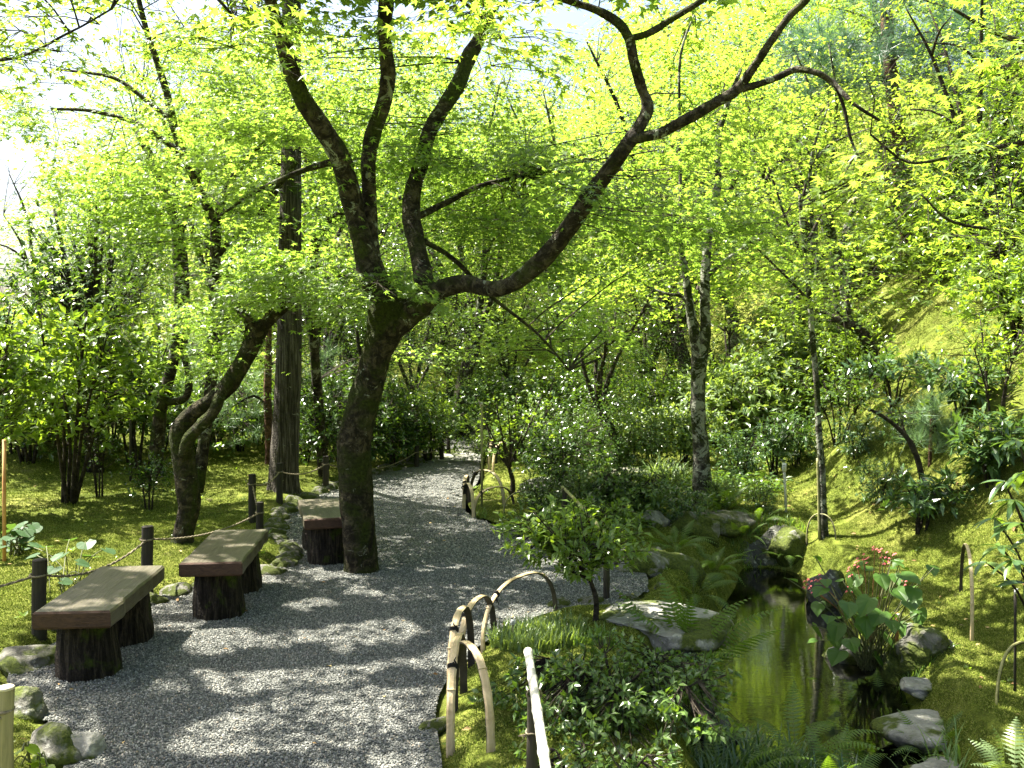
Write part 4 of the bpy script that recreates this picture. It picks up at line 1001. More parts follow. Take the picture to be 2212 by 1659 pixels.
for (k, u, d_, s_, lb) in [
    (0, 500, 20, 1.0, 'green maple in the wood seen past the right of the leaning maple'), (1, 330, 22, 1.0, 'yellow green maple in the wood behind the two parallel dark trunks'), (0, 760, 21, 1.05, 'green maple in the wood behind the main limbs of the big maple'),
    (1, 1100, 23, .85, 'yellow green maple in the wood above the narrow end of the path'), (0, 1400, 22, 1.1, 'green maple in the wood just left of the pale forked trunk'), (1, 1580, 22, 1.05, 'yellow green maple in the wood just right of the pale forked trunk'),
    (2, 1750, 23, 1.0, 'loose broadleaf tree in the wood behind the slender young tree'), (0, 1950, 24, 1.0, 'green maple on the hill behind the old pine'), (2, 2150, 22, 1.0, 'loose broadleaf tree on the hill right of the old pine'), (0, 2350, 20, .9, 'maple on the hill cut off by the right edge'),
    (2, 260, 25, .8, 'loose tree in the wood behind the camellia at the left'), (3, 620, 24, 1.3, 'tall dark evergreen in the wood right behind the cedar'), (3, 900, 26, 1.3, 'tall dark evergreen in the wood right of the big maple trunk'), (2, 1250, 28, .95, 'loose tree in the wood under the sky gap at the top centre'),
    (0, 1500, 29, 1.2, 'far green maple showing between the stems of the forked trunk'), (1, 1700, 30, 1.2, 'far yellow green maple above the pale sunlit bush on the slope'), (2, 1000, 31, 1.2, 'far loose tree above the bend of the path'), (0, 700, 30, 1.2, 'far green maple between the cedar and the big maple'),
    (1, 480, 32, 1.2, 'far yellow green maple above the pale pine tufts'), (3, 330, 29, 1.1, 'far dark evergreen behind the two parallel dark trunks'), (1, 1900, 31, 1.2, 'far yellow green maple on the hill left of the old pine crown'), (0, 2150, 32, 1.2, 'far green maple on the hill right of the old pine crown'),
    (2, 2400, 28, 1.2, 'far loose tree on the hill beyond the right edge'), (3, 1100, 19, .6, 'low dark evergreen at the narrow end of the path'), (3, 1450, 19.5, .8, 'dark evergreen behind the green bush left of the forked trunk'), (1, 850, 36, 1.4, 'farthest pale maple over the big maple fork'),
    (0, 1150, 37, .9, 'farthest green maple in the middle under the sky gap'), (2, 1380, 40, 1.3, 'farthest loose tree left of the forked trunk'), (3, 1600, 42, 1.6, 'farthest dark evergreen right of the forked trunk'), (2, 560, 40, 1.4, 'farthest loose tree left of the cedar'),
    (3, 120, 33, .7, 'far dark evergreen at the left under the bright sky'), (3, 760, 18, .55, 'low dark evergreen seen low between cedar and big maple'), (3, 1560, 15.5, .5, 'low evergreen at the toe of the slope behind the forked trunk'), (2, 1400, 17.2, .55, 'low loose tree in the middle planting left of the forked trunk'),
    (1, 1330, 33, 1.1, 'far pale maple behind the long right limb of the big maple'), (1, 1060, 27, 1.0, 'pale maple in the wood behind the round leaved shrub')]:
    put(k, u, d_, s_, lb)
for o_ in CARVE: thin_crown(o_)

# ------------------------------------------------------------------ benches
def bench(name, label, cx, cy, rz, Ln, W, Ht, th):
    r = thing(name, (cx, cy, 0), label, 'bench', 'log benches along the path', rz)
    # thick plank with waney edges; local y is the long way
    ny, nxs = 16, 7; V = []; T = []; M = []
    rg = np.random.default_rng(int(cy * 10))
    eL = rg.normal(0, .002, ny + 1); eR = rg.normal(0, .003, ny + 1)
    for zz, ins in ((0, .012), (.012, 0), (th - .01, 0), (th, .01)):
        for j in range(ny + 1):
            y = -Ln / 2 + Ln * j / ny
            for i in range(nxs):
                t = i / (nxs - 1); x = -W / 2 + ins + eL[j] + (W - 2 * ins + eR[j] - eL[j]) * t
                yy = y + (ins if j == 0 else -ins if j == ny else 0)
                V.append((x, yy, Ht - th + zz))
    V = np.array(V); S = (ny + 1) * nxs
    def id_(l, j, i): return l * S + j * nxs + i
    for j in range(ny):
        for i in range(nxs - 1):
            T.append((id_(3, j, i), id_(3, j, i + 1), id_(3, j + 1, i + 1), id_(3, j + 1, i))); M.append(0)
            T.append((id_(0, j, i), id_(0, j + 1, i), id_(0, j + 1, i + 1), id_(0, j, i + 1))); M.append(0)
    for l in range(3):
        for j in range(ny):
            T.append((id_(l, j, 0), id_(l + 1, j, 0), id_(l + 1, j + 1, 0), id_(l, j + 1, 0))); M.append(2)
            T.append((id_(l, j, nxs - 1), id_(l, j + 1, nxs - 1), id_(l + 1, j + 1, nxs - 1), id_(l + 1, j, nxs - 1))); M.append(2)
        for i in range(nxs - 1):
            T.append((id_(l, 0, i), id_(l, 0, i + 1), id_(l + 1, 0, i + 1), id_(l + 1, 0, i))); M.append(1)
            T.append((id_(l, ny, i), id_(l + 1, ny, i), id_(l + 1, ny, i + 1), id_(l, ny, i + 1))); M.append(1)
    me = tri_mesh('seat', V, np.array(T), [W_top, W_end, W_top], mi=M)
    o = obj('seat', me); o.parent = r
    for s in (-1, 1):
        g = Geo(); yc = s * (Ln / 2 - .22); n = 26
        zs = np.linspace(-.03, Ht - th + .002, 9); pts = [(0, yc, z) for z in zs]
        g.tube(pts, [.155 * (1 + .05 * math.cos(z * 9)) for z in zs], 28, rough=.12)
        V = np.vstack(g.V)
        ang = np.arctan2(V[:, 1] - yc, V[:, 0]); f = 1 + .035 * np.sign(np.sin(ang * 13)) * (np.hypot(V[:, 0], V[:, 1] - yc) > .05)
        V[:, 0] *= f; V[:, 1] = yc + (V[:, 1] - yc) * f * .92
        me = tri_mesh('leg', V, np.vstack(g.T), W_log, smooth=True); o = obj('leg', me); o.parent = r
    return r
bench('bench', 'nearest plank bench on two log legs, beside the bamboo post and boulders', -2.26, 5.29, .085, 1.0, .382, .387, .092)
bench('bench', 'middle plank bench on two log legs, in front of the leaning maple', -1.91, 6.40, .10, 1.05, .38, .385, .09)
bench('bench', 'farthest plank bench, half hidden behind the trunk of the big maple', -1.53, 7.82, .27, .95, .385, .385, .085)

# ------------------------------------------------------------------ posts and ropes along the left edge
def post(u, v, top_v, r_px, label, mat=W_post, cut=None, d=None, lean=0, grp='rope posts along the moss'):
    b = G(u, v) if d is None else None
    dd = float(b[1]) if d is None else d
    x = (u - CX) / F * dd * 1.0
    p0 = P(u, v, dd); z0 = h1(p0[0], dd); top = P(u + lean, top_v, dd)
    root = thing('rope_post', (p0[0], dd, z0), label, 'post', grp)
    r = px(r_px, dd); g = Geo()
    g.tube([(p0[0], dd, z0 - .1), (p0[0], dd, (z0 + top[2]) / 2), (top[0], dd, top[2] - .012)], [r * 1.03, r, r], 14, rough=.05, cap=False)
    g.build('shaft', mat, root)
    g = Geo(); g.tube([(top[0], dd, top[2] - .012), (top[0], dd, top[2] - .004), (top[0], dd, top[2])], [r, r * .97, r * .86], 14); g.build('cut_top', cut or mat, root)
    cut_ = list(root.children); cut_[1].parent = cut_[0] if len(cut_) > 1 and cut_[0].name.startswith('shaft') else root
    g = Geo(); zk = top[2] - .09; g.tube([(p0[0] + r * 1.1 * math.cos(a), dd + r * 1.1 * math.sin(a), zk + .004 * math.sin(a)) for a in np.linspace(0, 6.283, 13)], .007, 5); g.build('rope_loop', M_rope, root)
    return np.array([top[0], dd, zk])
q0 = post(86, 1398, 1208, 15.5, 'dark rope post just behind the nearest bench', d=5.55)
q1 = post(319, 1300, 1136, 12.5, 'dark rope post standing between the nearest and the middle bench', d=6.55)
q2 = post(562, 1196, 1084, 8, 'short dark rope post just behind the far end of the middle bench', d=8.3)
q3 = post(545, 1130, 1024, 8, 'taller dark rope post next to the short one left of the edging stones')
q4 = post(604, 1086, 1000, 7, 'dark rope post in front of the cedar trunk')
q5 = post(704, 1062, 985, 6.5, 'sunlit rope post between the cedar and the big maple')
q6 = post(900, 1016, 962, 5, 'dark rope post right of the big maple beside the far bend')
q7 = post(954, 1000, 948, 5, 'rope post in the shade where the far path narrows')
q8 = post(969, 985, 930, 4.5, 'farthest visible rope post at the narrow part of the path')
q9 = post(14, 1740, 1482, 17, 'thick olive post with a pale cut top at the bottom left corner', W_postl, W_cut, d=3.62)
qa = np.array([-3.4, 4.9, .32])
def rope(a, b, sag, label):
    pts = [a * (1 - t) + b * t - np.array([0, 0, sag * 4 * t * (1 - t)]) for t in np.linspace(0, 1, 16)]
    mid = (a + b) / 2; g = Geo()
    for s in (0, 1):
        pp = []
        for i, t in enumerate(np.linspace(0, 1, 90)):
            c = a * (1 - t) + b * t - np.array([0, 0, sag * 4 * t * (1 - t)]); ph = t * np.linalg.norm(b - a) * 60 + s * math.pi
            pp.append(c + np.array([math.cos(ph), 0, math.sin(ph)]) * .0035)
        g.tube(pp, .0055, 5)
    o = g.build('rope', M_rope); tag(o, label, 'rope', 'ropes slung between the posts'); return o
rope(qa, q0, .02, 'rope running out of the picture at the left from the post behind the nearest bench')
rope(q0, q1, .09, 'sagging rope behind the nearest bench')
rope(q1, q2, .07, 'long sagging rope behind the middle bench')
rope(q2, q3, .05, 'short steep rope between the two posts beside the middle bench')
rope(q3, q4, .06, 'short rope sagging left of the cedar trunk')
rope(q4, q5, .07, 'rope crossing in front of the cedar trunk to the sunlit post')
rope(q5, q6, .15, 'rope passing behind the trunk of the big maple')
rope(q6, q7, .06, 'rope beside the far bend of the path')
rope(np.array([-2.4, 2.6, .3]), q9 + np.array([0, 0, -.02]), .02, 'rope end tied to the thick post at the bottom left corner')

# ------------------------------------------------------------------ stones
def rock_mesh(seed, sx, sy, sz, flat=.0, rough=.28, sub=4):
    import bmesh
    bm = bmesh.new(); bmesh.ops.create_icosphere(bm, subdivisions=sub, radius=1.0)
    rg = random.Random(seed); off = Vector((rg.uniform(-50, 50), rg.uniform(-50, 50), rg.uniform(-50, 50)))
    planes = [(Vector((rg.gauss(0, 1), rg.gauss(0, 1), rg.gauss(0, .8))).normalized(), rg.uniform(.62, .92)) for _ in range(9)]
    if flat: planes.append((Vector((rg.gauss(0, .05), rg.gauss(0, .05), 1)).normalized(), flat))
    for v in bm.verts:
        p = v.co.copy()
        for n_, d_ in planes:
            k = p.dot(n_)
            if k > d_: p -= n_ * (k - d_) * .88
        n = mnoise.noise(v.co * 1.3 + off) * rough + mnoise.noise(v.co * 3.5 + off) * rough * .35 + mnoise.noise(v.co * 9 + off) * rough * .12
        p *= 1 + n
        v.co = Vector((p.x * sx, p.y * sy, p.z * sz))
    me = bpy.data.meshes.new('rock'); bm.to_mesh(me); bm.free()
    for f in me.polygons: f.use_smooth = True
    return me
rock_i = [0]
def rock(u, v, wpx, hpx, label, mat=K_mossy, depth=None, flat=0, name='rock', group=None, d=None, z=None, sub=4, rough=.28, dy=.8, cat='rock'):
    """u,v: middle of the foot in the picture; width and visible height in picture pixels"""
    rock_i[0] += 1
    p = G(u, v) if d is None else P(u, v, d)
    dd = float(p[1]); sx = px(wpx, dd) / 2 * (1.2 if flat else 1.05); hz = px(hpx, dd)
    sy = sx * dy
    me = rock_mesh(rock_i[0] * 7 + 3, sx, sy, hz * .95, flat, rough, sub); setmat(me, mat)
    o = bpy.data.objects.new(name, me); COL.objects.link(o)
    gz = h1(p[0], dd + sy * .6) if z is None else z
    o.location = (p[0], dd + sy * .7, gz + hz * .12); o.rotation_euler = (0, 0, random.uniform(-.4, .4))
    tag(o, label, cat, group); return o
rock(50, 1470, 190, 50, 'large grey boulder at the left edge under the nearest bench', K_edge)
rock(150, 1425, 120, 36, 'grey edging boulder right behind the leg of the nearest bench', K_edge)
rock(35, 1545, 100, 55, 'rounded boulder just behind the thick post at the left edge', K_edge)
rock(95, 1650, 160, 60, 'rounded grey boulder in the bottom left corner beside the gravel', K_edge)
rock(160, 1690, 110, 45, 'pale sunlit stone at the bottom edge left of the gravel', K_pale, d=3.95, z=.0)
# edging stones along the left side of the path
edge_pts = [(-2.42, 6.35, .16), (-2.30, 6.62, .17), (-2.12, 6.82, .16), (-1.93, 7.02, .15), (-1.80, 7.22, .16), (-1.74, 7.45, .15), (-1.73, 7.68, .16), (-1.80, 7.92, .16), (-1.90, 8.15, .15), (-2.02, 8.38, .16), (-2.12, 8.62, .15), (-2.18, 8.88, .17), (-2.22, 9.15, .16), (-2.26, 9.42, .16), (-2.30, 9.7, .17), (-2.32, 10.0, .17), (-2.30, 10.32, .18),
            (-2.25, 10.65, .18), (-2.17, 10.98, .18), (-2.10, 11.3, .17), (-2.05, 11.6, .18), (-2.00, 11.95, .2), (-1.93, 12.3, .2), (-1.83, 12.65, .2), (-1.68, 13.0, .2), (-1.50, 13.35, .2), (-1.36, 13.75, .22), (-1.25, 14.2, .22), (-1.22, 14.7, .25), (-1.25, 15.3, .26), (-1.27, 16, .28), (-2.62, 6.1, .17), (-2.72, 5.8, .18)]
where = {0: 'in front of the middle bench', 1: 'between the middle bench and the moss', 2: 'just past the middle bench', 3: 'left of the gap between middle and far bench', 4: 'left of the farthest bench', 5: 'near the cedar', 6: 'right of the big maple trunk', 7: 'by the far bend'}
stone_protos = []
ORD = 'first second third fourth fifth sixth seventh eighth ninth tenth eleventh twelfth thirteenth fourteenth fifteenth sixteenth seventeenth eighteenth nineteenth twentieth twenty-first twenty-second twenty-third twenty-fourth twenty-fifth twenty-sixth twenty-seventh twenty-eighth twenty-ninth thirtieth thirty-first'.split()
RLAB = ['at the bottom edge beside the nearest bamboo hoop', 'between the gravel and the dark leg of the nearest hoop', 'left of the small azalea tree', 'behind the small azalea tree', 'right of the azalea tree at the gravel bay', 'at the right end of the gravel bay', 'in front of the flat topped mossy rock', 'left of the flat topped mossy rock', 'below the weathered bamboo rail', 'under the dark bush at the gravel edge', 'at the gravel edge right of the low far hoop', 'at the foot of the low far hoop']
for k in range(6):
    me = rock_mesh(100 + k, 1, .8, .5, 0, .25, 3); setmat(me, K_edge); stone_protos.append(me)
for i, (x, y, s) in enumerate(edge_pts):
    o = bpy.data.objects.new('edging_stone', stone_protos[i % 6]); COL.objects.link(o)
    o.location = (x - .04, y, .0); o.rotation_euler = (0, 0, random.uniform(0, 6.28)); o.scale = (s * random.uniform(.85, 1.15), s * random.uniform(.75, 1.0), s * random.uniform(.6, 1.0))
    tag(o, ORD[i] + ' edging stone in the mossy row along the path, counted from the nearest bench' if i < 31 else ['edging stone behind the far leg of the nearest bench', 'edging stone behind the near leg of the nearest bench'][i - 31], 'stone', 'edging stones between moss and gravel')
right_edge = [(-.27, 3.75), (-.40, 4.3), (.28, 6.32), (.5, 6.38), (.75, 6.45), (1.03, 6.75), (1.06, 7.2), (1.0, 7.7), (.82, 8.15), (.5, 8.5), (.15, 8.72), (-.1, 9.05)]
for i, (x, y) in enumerate(right_edge):
    o = bpy.data.objects.new('edging_stone', stone_protos[(i + 2) % 6]); COL.objects.link(o)
    s = random.uniform(.07, .12); o.location = (x + .04, y, .0); o.rotation_euler = (0, 0, random.uniform(0, 6.28)); o.scale = (s, s * .8, s * .8)
    tag(o, 'small half buried stone ' + RLAB[i], 'stone', 'small stones along the planted bed')

# stone bridge slab and stream rocks
me = rock_mesh(7, .46, .44, .18, .30, .12, 5); setmat(me, K_pale); o = obj('stone_slab', me); o.location = (.86, 5.60, .085); o.rotation_euler = (0, 0, .3)
tag(o, 'broad pale flat stone slab by the stream behind the foreground bush', 'stone slab')
rock(1368, 1232, 125, 52, 'flat topped grey rock with moss at the edge of the gravel', K_mossy, flat=.6)
rock(1425, 1330, 170, 76, 'big mossy boulder with a pale top beside the stream', K_mossy, flat=.75, d=7.2, z=-.12)
rock(1180, 1068, 120, 30, 'pale flat rock behind the far bamboo hoops', K_pale, flat=.5)
rock(1370, 1040, 90, 30, 'grey flat rock in the shade beyond the dark small tree', K_edge, flat=.5)
rock(1290, 1048, 80, 26, 'brownish rounded rock in the middle planting', K_mossy)
rock(1450, 1035, 70, 24, 'slaty grey rock left of the pale forked trunk', K_edge)
rock(1340, 1080, 110, 40, 'dark mossy rock beside the little roofed sign', K_mossy)
rock(1410, 1140, 80, 40, 'pale stream rock below the pale forked trunk', K_pale)
rock(1570, 1180, 140, 32, 'long pale rock behind the dark ferns', K_edge, flat=.6)
rock(1510, 1168, 110, 50, 'round mossy cushion rock among the ferns', K_mossy)
rock(1712, 1225, 90, 50, 'rounded rock above the dark pond hollow', K_mossy)
rock(1690, 1300, 170, 100, 'dark wet rock overhanging the far end of the pond', K_dark, d=8.9, z=WATER_Z - .05, dy=.5)
rock(1590, 1290, 120, 60, 'dark rock at the left end of the pond', K_dark, d=8.9, z=WATER_Z - .03)
rock(1800, 1330, 90, 80, 'dark rock under the begonia at the water edge', K_dark, d=7.6, z=WATER_Z - .05)
rock(1490, 1560, 130, 200, 'tall dark rock face under the rusty stemmed fern', K_dark, d=5.2, z=WATER_Z + .0, dy=.8)
rock(1560, 1660, 90, 60, 'low dark rock at the near edge of the pond', K_dark, d=5.0, z=WATER_Z - .04)
rock(2010, 1432, 120, 66, 'craggy pale rock with lichen beside the orange stake', K_edge, rough=.42)
rock(1950, 1470, 90, 66, 'craggy mossy rock below the orange stake', K_mossy, rough=.4)
rock(2015, 1490, 120, 22, 'flat pale rock in the moss below the craggy rock', K_pale, flat=.5)
rock(2045, 1595, 210, 44, 'large flat grey rock in the moss near the bottom right', K_pale, flat=.5, rough=.15)
rock(2085, 1705, 170, 40, 'pale flat rock at the bottom edge on the right', K_pale, flat=.5, d=4.35)
rock(1400, 1600, 60, 40, 'pale stone half hidden in the foreground bush', K_pale, d=4.6)
rock(1850, 1500, 110, 50, 'submerged looking dark stone at the right bank of the pond', K_dark, d=6.2, z=WATER_Z - .02)

# ------------------------------------------------------------------ bamboo hoops
def hoop(p0, p1, hgt, label, w=.036, outer=M_bam, nm='bamboo_hoop', cord=True, inner=None, grp='split bamboo hoops along the planted bed', th=.007, flip=1):
    p0 = np.array([p0[0], p0[1], h1(*p0)]); p1 = np.array([p1[0], p1[1], h1(*p1)])
    zb = (p0[2] + p1[2]) / 2
    r = thing(nm, ((p0[0] + p1[0]) / 2, (p0[1] + p1[1]) / 2, zb), label, 'hoop', grp)
    c = (p0 + p1) / 2; ax = (p1 - p0) / 2; a = ax.copy(); a[2] = 0; hl = np.linalg.norm(a); e = a / hl; nrm = np.array([-e[1], e[0], 0])
    V = []; n = 40
    th_ = np.linspace(-.06, math.pi + .06, n)
    for t in th_:
        ct, st = math.cos(t), math.sin(t)
        xx = -hl * np.sign(ct) * abs(ct) ** .8; zz = hgt * (max(st, 0) ** .82) if st > 0 else st * .9
        pos = c + e * xx; pos[2] = zb + zz
        V.append(pos)
    C_ = np.array(V); tan = unit(np.gradient(C_, axis=0)); out = unit(np.cross(tan, nrm) * 1.0)
    if (out[n // 2][2]) < 0: out = -out
    g = Geo(); ring = []
    for i in range(n):
        ww = w * (1 + .06 * math.sin(i * 1.7))
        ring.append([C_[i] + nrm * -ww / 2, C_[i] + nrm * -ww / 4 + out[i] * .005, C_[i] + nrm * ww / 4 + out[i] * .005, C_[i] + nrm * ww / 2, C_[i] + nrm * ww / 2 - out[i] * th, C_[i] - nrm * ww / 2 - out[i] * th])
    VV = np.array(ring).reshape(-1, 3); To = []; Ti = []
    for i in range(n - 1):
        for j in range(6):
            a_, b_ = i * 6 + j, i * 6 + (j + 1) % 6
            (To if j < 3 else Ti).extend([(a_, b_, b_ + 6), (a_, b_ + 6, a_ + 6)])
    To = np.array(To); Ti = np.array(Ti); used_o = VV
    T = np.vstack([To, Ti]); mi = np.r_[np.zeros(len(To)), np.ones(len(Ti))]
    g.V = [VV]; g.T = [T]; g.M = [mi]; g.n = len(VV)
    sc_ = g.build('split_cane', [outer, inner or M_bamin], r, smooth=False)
    nodes = Geo()
    for i in (8, 26):
        q = C_[i]; nodes.tube([q - nrm * w * .54 + out[i] * .003, q + out[i] * .0065, q + nrm * w * .54 + out[i] * .003], .0028, 5)
    nodes.build('node_ring', outer, r).parent = sc_
    if cord:
        g = Geo(); i = 12 if flip > 0 else n - 12; q = C_[i]
        for k in (-1, 0, 1):
            cc = q + np.array([0, 0, k * .006])
            g.tube([cc + nrm * w * .62 * math.cos(a) + out[i] * (.016 * math.sin(a) - .002) for a in np.linspace(0, 6.283, 11)], .0035, 5)
        kn = q - nrm * w * .6
        for k in range(5):
            dd = np.array([random.uniform(-.03, .01), random.uniform(-.03, .01), -random.uniform(.02, .07) if k > 1 else random.uniform(.01, .04)])
            g.tube([kn, kn + dd * .5 + np.array([-.012, 0, .008]), kn + dd], [.005, .0035, .002], 5)
        g.build('cord_tie', M_cord, r)
    return r
hoop((-.262, 4.02), (-.235, 4.62), .385, 'nearest upright pale bamboo hoop at the edge of the gravel', flip=1)
hoop((-.270, 4.42), (-.085, 3.86), .375, 'bamboo hoop with a dark leg left and pale leg right in the foreground moss', flip=-1, cord=False)
hoop((-.300, 4.60), (-.215, 5.05), .385, 'bamboo hoop rising just behind the nearest one', flip=1)
hoop((-.275, 4.98), (-.10, 5.46), .345, 'olive bamboo hoop in the middle of the foreground row', flip=1)
hoop((-.165, 5.34), (.275, 5.98), .335, 'widest bamboo hoop arching over towards the foreground bush', w=.028)
hoop((-.50, 9.95), (-.47, 10.35), .34, 'far bamboo hoop seen edge on at the bend', flip=1)
hoop((-.50, 10.0), (-.38, 9.45), .34, 'far leaning bamboo hoop at the gravel edge')
hoop((-.45, 10.3), (-.08, 9.75), .36, 'far round bamboo hoop behind the leaning one')
hoop((-.38, 9.5), (.02, 9.9), .26, 'low far bamboo hoop with dark inner face')
hoop((-.08, 9.4), (.42, 9.5), .20, 'thin olive hoop arching low in front of the pale flat rock', w=.016, outer=M_bamg, cord=False)
hoop((-.30, 12.6), (-.22, 13.2), .36, 'farthest upright bamboo hoop by the narrow path')
hoop((-.24, 12.2), (-.05, 12.7), .36, 'second farthest bamboo hoop by the narrow path')
# slender hoops on the right bank
pa, pb_ = G(2099, 1392), G(2112, 1300)
hoop((pa[0], pa[1]), (pb_[0], pb_[1] + .25), .46, 'tall thin bamboo hoop on the moss at the foot of the right slope', w=.022, cord=False, grp='thin bamboo hoops on the right bank', nm='bamboo_hoop')
pa, pb_ = G(2152, 1530), G(2235, 1500)
hoop((pa[0], pa[1]), (pb_[0], pb_[1]), .29, 'olive bamboo hoop at the right edge above the flat grey rock', w=.014, outer=M_bamg, cord=False, grp='thin bamboo hoops on the right bank')
pa, pb_ = G(1742, 1185), G(1806, 1165)
hoop((pa[0], pa[1]), (pb_[0], pb_[1]), .26, 'small arched cane left of the slender young tree', w=.012, outer=M_bamg, cord=False, grp='thin bamboo hoops on the right bank')

def cane(g, pts, r, m=0, seg=.22, node=1.18):
    pts = np.asarray(pts, float); L_ = np.linalg.norm(pts[-1] - pts[0]); k = max(2, int(L_ / seg)); out = []; rr = []
    for i in range(k):
        a, b = i / k, (i + 1) / k
        for t, f in ((a + .0001, node), (a + .04 / k + .01, 1.0), ((a + b) / 2, .98), (b - .04 / k - .01, 1.0)):
            out.append(pts[0] * (1 - t) + pts[-1] * t + (0 if len(pts) < 3 else (pts[1] - (pts[0] + pts[-1]) / 2) * 4 * t * (1 - t))); rr.append(r * f)
    out.append(pts[-1]); rr.append(r); g.tube(out, rr, 12, m)
# bamboo hand rails
def rail(p0, p1, r, label, posts, pm=M_bamin, rm=M_bamw):
    root = thing('bamboo_rail', (p0[0], p0[1], 0), label, 'rail')
    g = Geo(); cane(g, [np.array(p0), (np.array(p0) + np.array(p1)) / 2 + [0, 0, .012], np.array(p1)], r, seg=.3); g.build('rail', rm, root)
    for (t, dx, rr) in posts:
        q = np.array(p0) * (1 - t) + np.array(p1) * t; z0 = h1(q[0], q[1]); g = Geo()
        cane(g, [(q[0] + dx, q[1], z0 - .1), (q[0] + dx * .3, q[1], q[2] - r * .8)], rr, seg=.2); g.build('post', pm, root)
        g = Geo()
        for k in range(3):
            g.tube([q + np.array([(rr * 1.25) * math.cos(a), k * .008, (r * 1.5) * math.sin(a) - r * .3 - k * .004]) for a in np.linspace(0, 6.283, 11)], .0035, 5)
        zt = q[2] - .14; kn = np.array([q[0] + dx * .5, q[1] - rr, zt])
        g.tube([kn + np.array([rr * 1.15 * math.cos(a), rr + rr * 1.15 * math.sin(a), .004 * math.sin(3 * a)]) for a in np.linspace(0, 6.283, 11)], .0035, 5)
        for k in range(7):
            g.tube([kn - [rr, 0, 0], kn + np.array([-.03 - random.uniform(0, .03), random.uniform(-.01, .01), random.uniform(-.035, .01)])], [.003, .0015], 4)
        g.build('rope_tie', M_rope, root)
rail((.065, 3.82, .50), (.115, 2.2, .50), .0165, 'whitish bamboo rail on a dark post pointing towards the viewer at the bottom', [(.28, -.012, .021), (.72, -.012, .021)], pm=W_post)
rail((.46, 8.7, .42), (.655, 6.3, .43), .013, 'weathered bamboo rail running behind the small azalea tree', [(.06, 0, .022), (.93, 0, .022)], pm=W_post, rm=M_bamg)

# ------------------------------------------------------------------ stakes and labels
def stake(u, v, tv, r_px, label, mat, tagw=0, tagh=0, tagmat=None, roof=False, lean=0, d=None):
    p = G(u, v); dd = float(p[1]) if d is None else d; p = P(u, v, dd); p[2] = h1(p[0], dd) if d is None else p[2]
    root = thing('plant_stake' if not roof else 'garden_sign', p, label, 'stake' if not roof else 'sign')
    top = P(u + lean, tv, dd); g = Geo(); r = px(r_px, dd)
    if roof: g.box((p[0] + top[0]) / 2 * np.array([1, 0, 0]) + [0, dd, (p[2] + top[2]) / 2 - .02], r * 2, r * 1.2, top[2] - p[2] + .04)
    else: g.tube([p - [0, 0, .08], (p + top) / 2, top], r, 8)
    g.build('shaft', mat, root)
    if tagw:
        g = Geo(); w, h = px(tagw, dd), px(tagh, dd)
        g.box((top[0], dd - r - .004, top[2] - h / 2), w, .006, h); g.build('label_plate', tagmat or M_white, root)
        if not roof:
            g = Geo()
            for k in range(3): g.box((top[0], dd - r - .009, top[2] - h * (.25 + .22 * k)), w * .6, .002, h * .05)
            g.build('lettering', M_ink, root)
    if roof:
        g = Geo(); w = px(16, dd); g.box((top[0], dd - .004, top[2] + .006), w, w * .9, .012); g.box((top[0], dd - .004, top[2] + .018), w * .7, w * .8, .010); g.build('roof', M_white, root)
    return root
stake(1387, 1082, 1046, 4, 'little orange wooden sign with a pale cap standing by the stream', M_orange, 9, 22, M_orange, roof=True)
stake(1108, 1392, 1337, 2.5, 'small stake with a white tag in the sunlit grass clump', M_postl if False else W_postl, 9, 12)
stake(1938, 1400, 1324, 3.6, 'orange wooden stake with a pale tag beside the craggy rock', M_orange, 8, 9)
stake(2193, 1500, 1270, 3, 'tall dark stake with a small white tag at the right edge', W_post, 7, 12)
stake(1699, 1108, 1000, 3, 'thin weathered stake with a whitish cap at the foot of the slope', M_bamw, 9, 18, lean=-6)
stake(1041, 1095, 868, 2.6, 'tall thin bamboo cane beside the round leaved shrub', M_bamg, 5, 6)
stake(9, 1215, 950, 4, 'slender reddish stake at the left edge of the moss', M_orange)
stake(282, 1040, 900, 3, 'thin dark stake in the shaded moss at the left', W_post)

# ------------------------------------------------------------------ ferns
def frond_mesh(name, n, ln, w, mat, droop, stem=M_rust, curl=0):
    """one frond: arching rachis along +x with toothed pinnae"""
    V = []; T = []; M = []; t_ = np.linspace(0, 1, n)
    def spine(t): return np.array([ln * (t * .92), 0, ln * (.62 * t - droop * t ** 2.3)])
    for i in range(16):
        a, b = spine(i / 16), spine((i + 1) / 16); r = .0035 * (1 - i / 18); k = len(V)
        V += [a + [0, r, 0], a + [0, -r, 0], b + [0, -r, 0], b + [0, r, 0], a + [0, 0, r], b + [0, 0, r]]
        T += [(k, k + 4, k + 5), (k, k + 5, k + 3), (k + 4, k + 1, k + 2), (k + 4, k + 2, k + 5)]; M += [1] * 4
    for i in range(n):
        t = .16 + .84 * i / (n - 1); c = spine(t); tl = w * (math.sin(min(1, (t - .1) / .45) * 1.57)) * (1 - max(0, t - .5) / .53) ** .9 + .004
        tn = unit(spine(min(1, t + .02)) - spine(t - .02)); up = np.array([-tn[2], 0, tn[0]])
        step = ln * .84 / n * .46
        for s in (-1, 1):
            dv = unit(np.array([0, s, 0]) + tn * .35 - up * .12)
            k = len(V); m = 7
            for q in range(m + 1):
                f = q / m; ww = step * (1 - f ** 1.6) * (1.0 if q % 2 == 0 else .62)
                cc = c + dv * tl * f - up * tl * .18 * f * f
                V += [cc + tn * ww, cc - tn * ww]
            for q in range(m):
                j = k + 2 * q; T += [(j, j + 1, j + 3), (j, j + 3, j + 2)]; M += [0, 0]
    V = np.array(V); return tri_mesh(name, V, np.array(T), [mat, stem], mi=M, rnd=np.random.default_rng(3).random(len(V)) * .3 + .4)
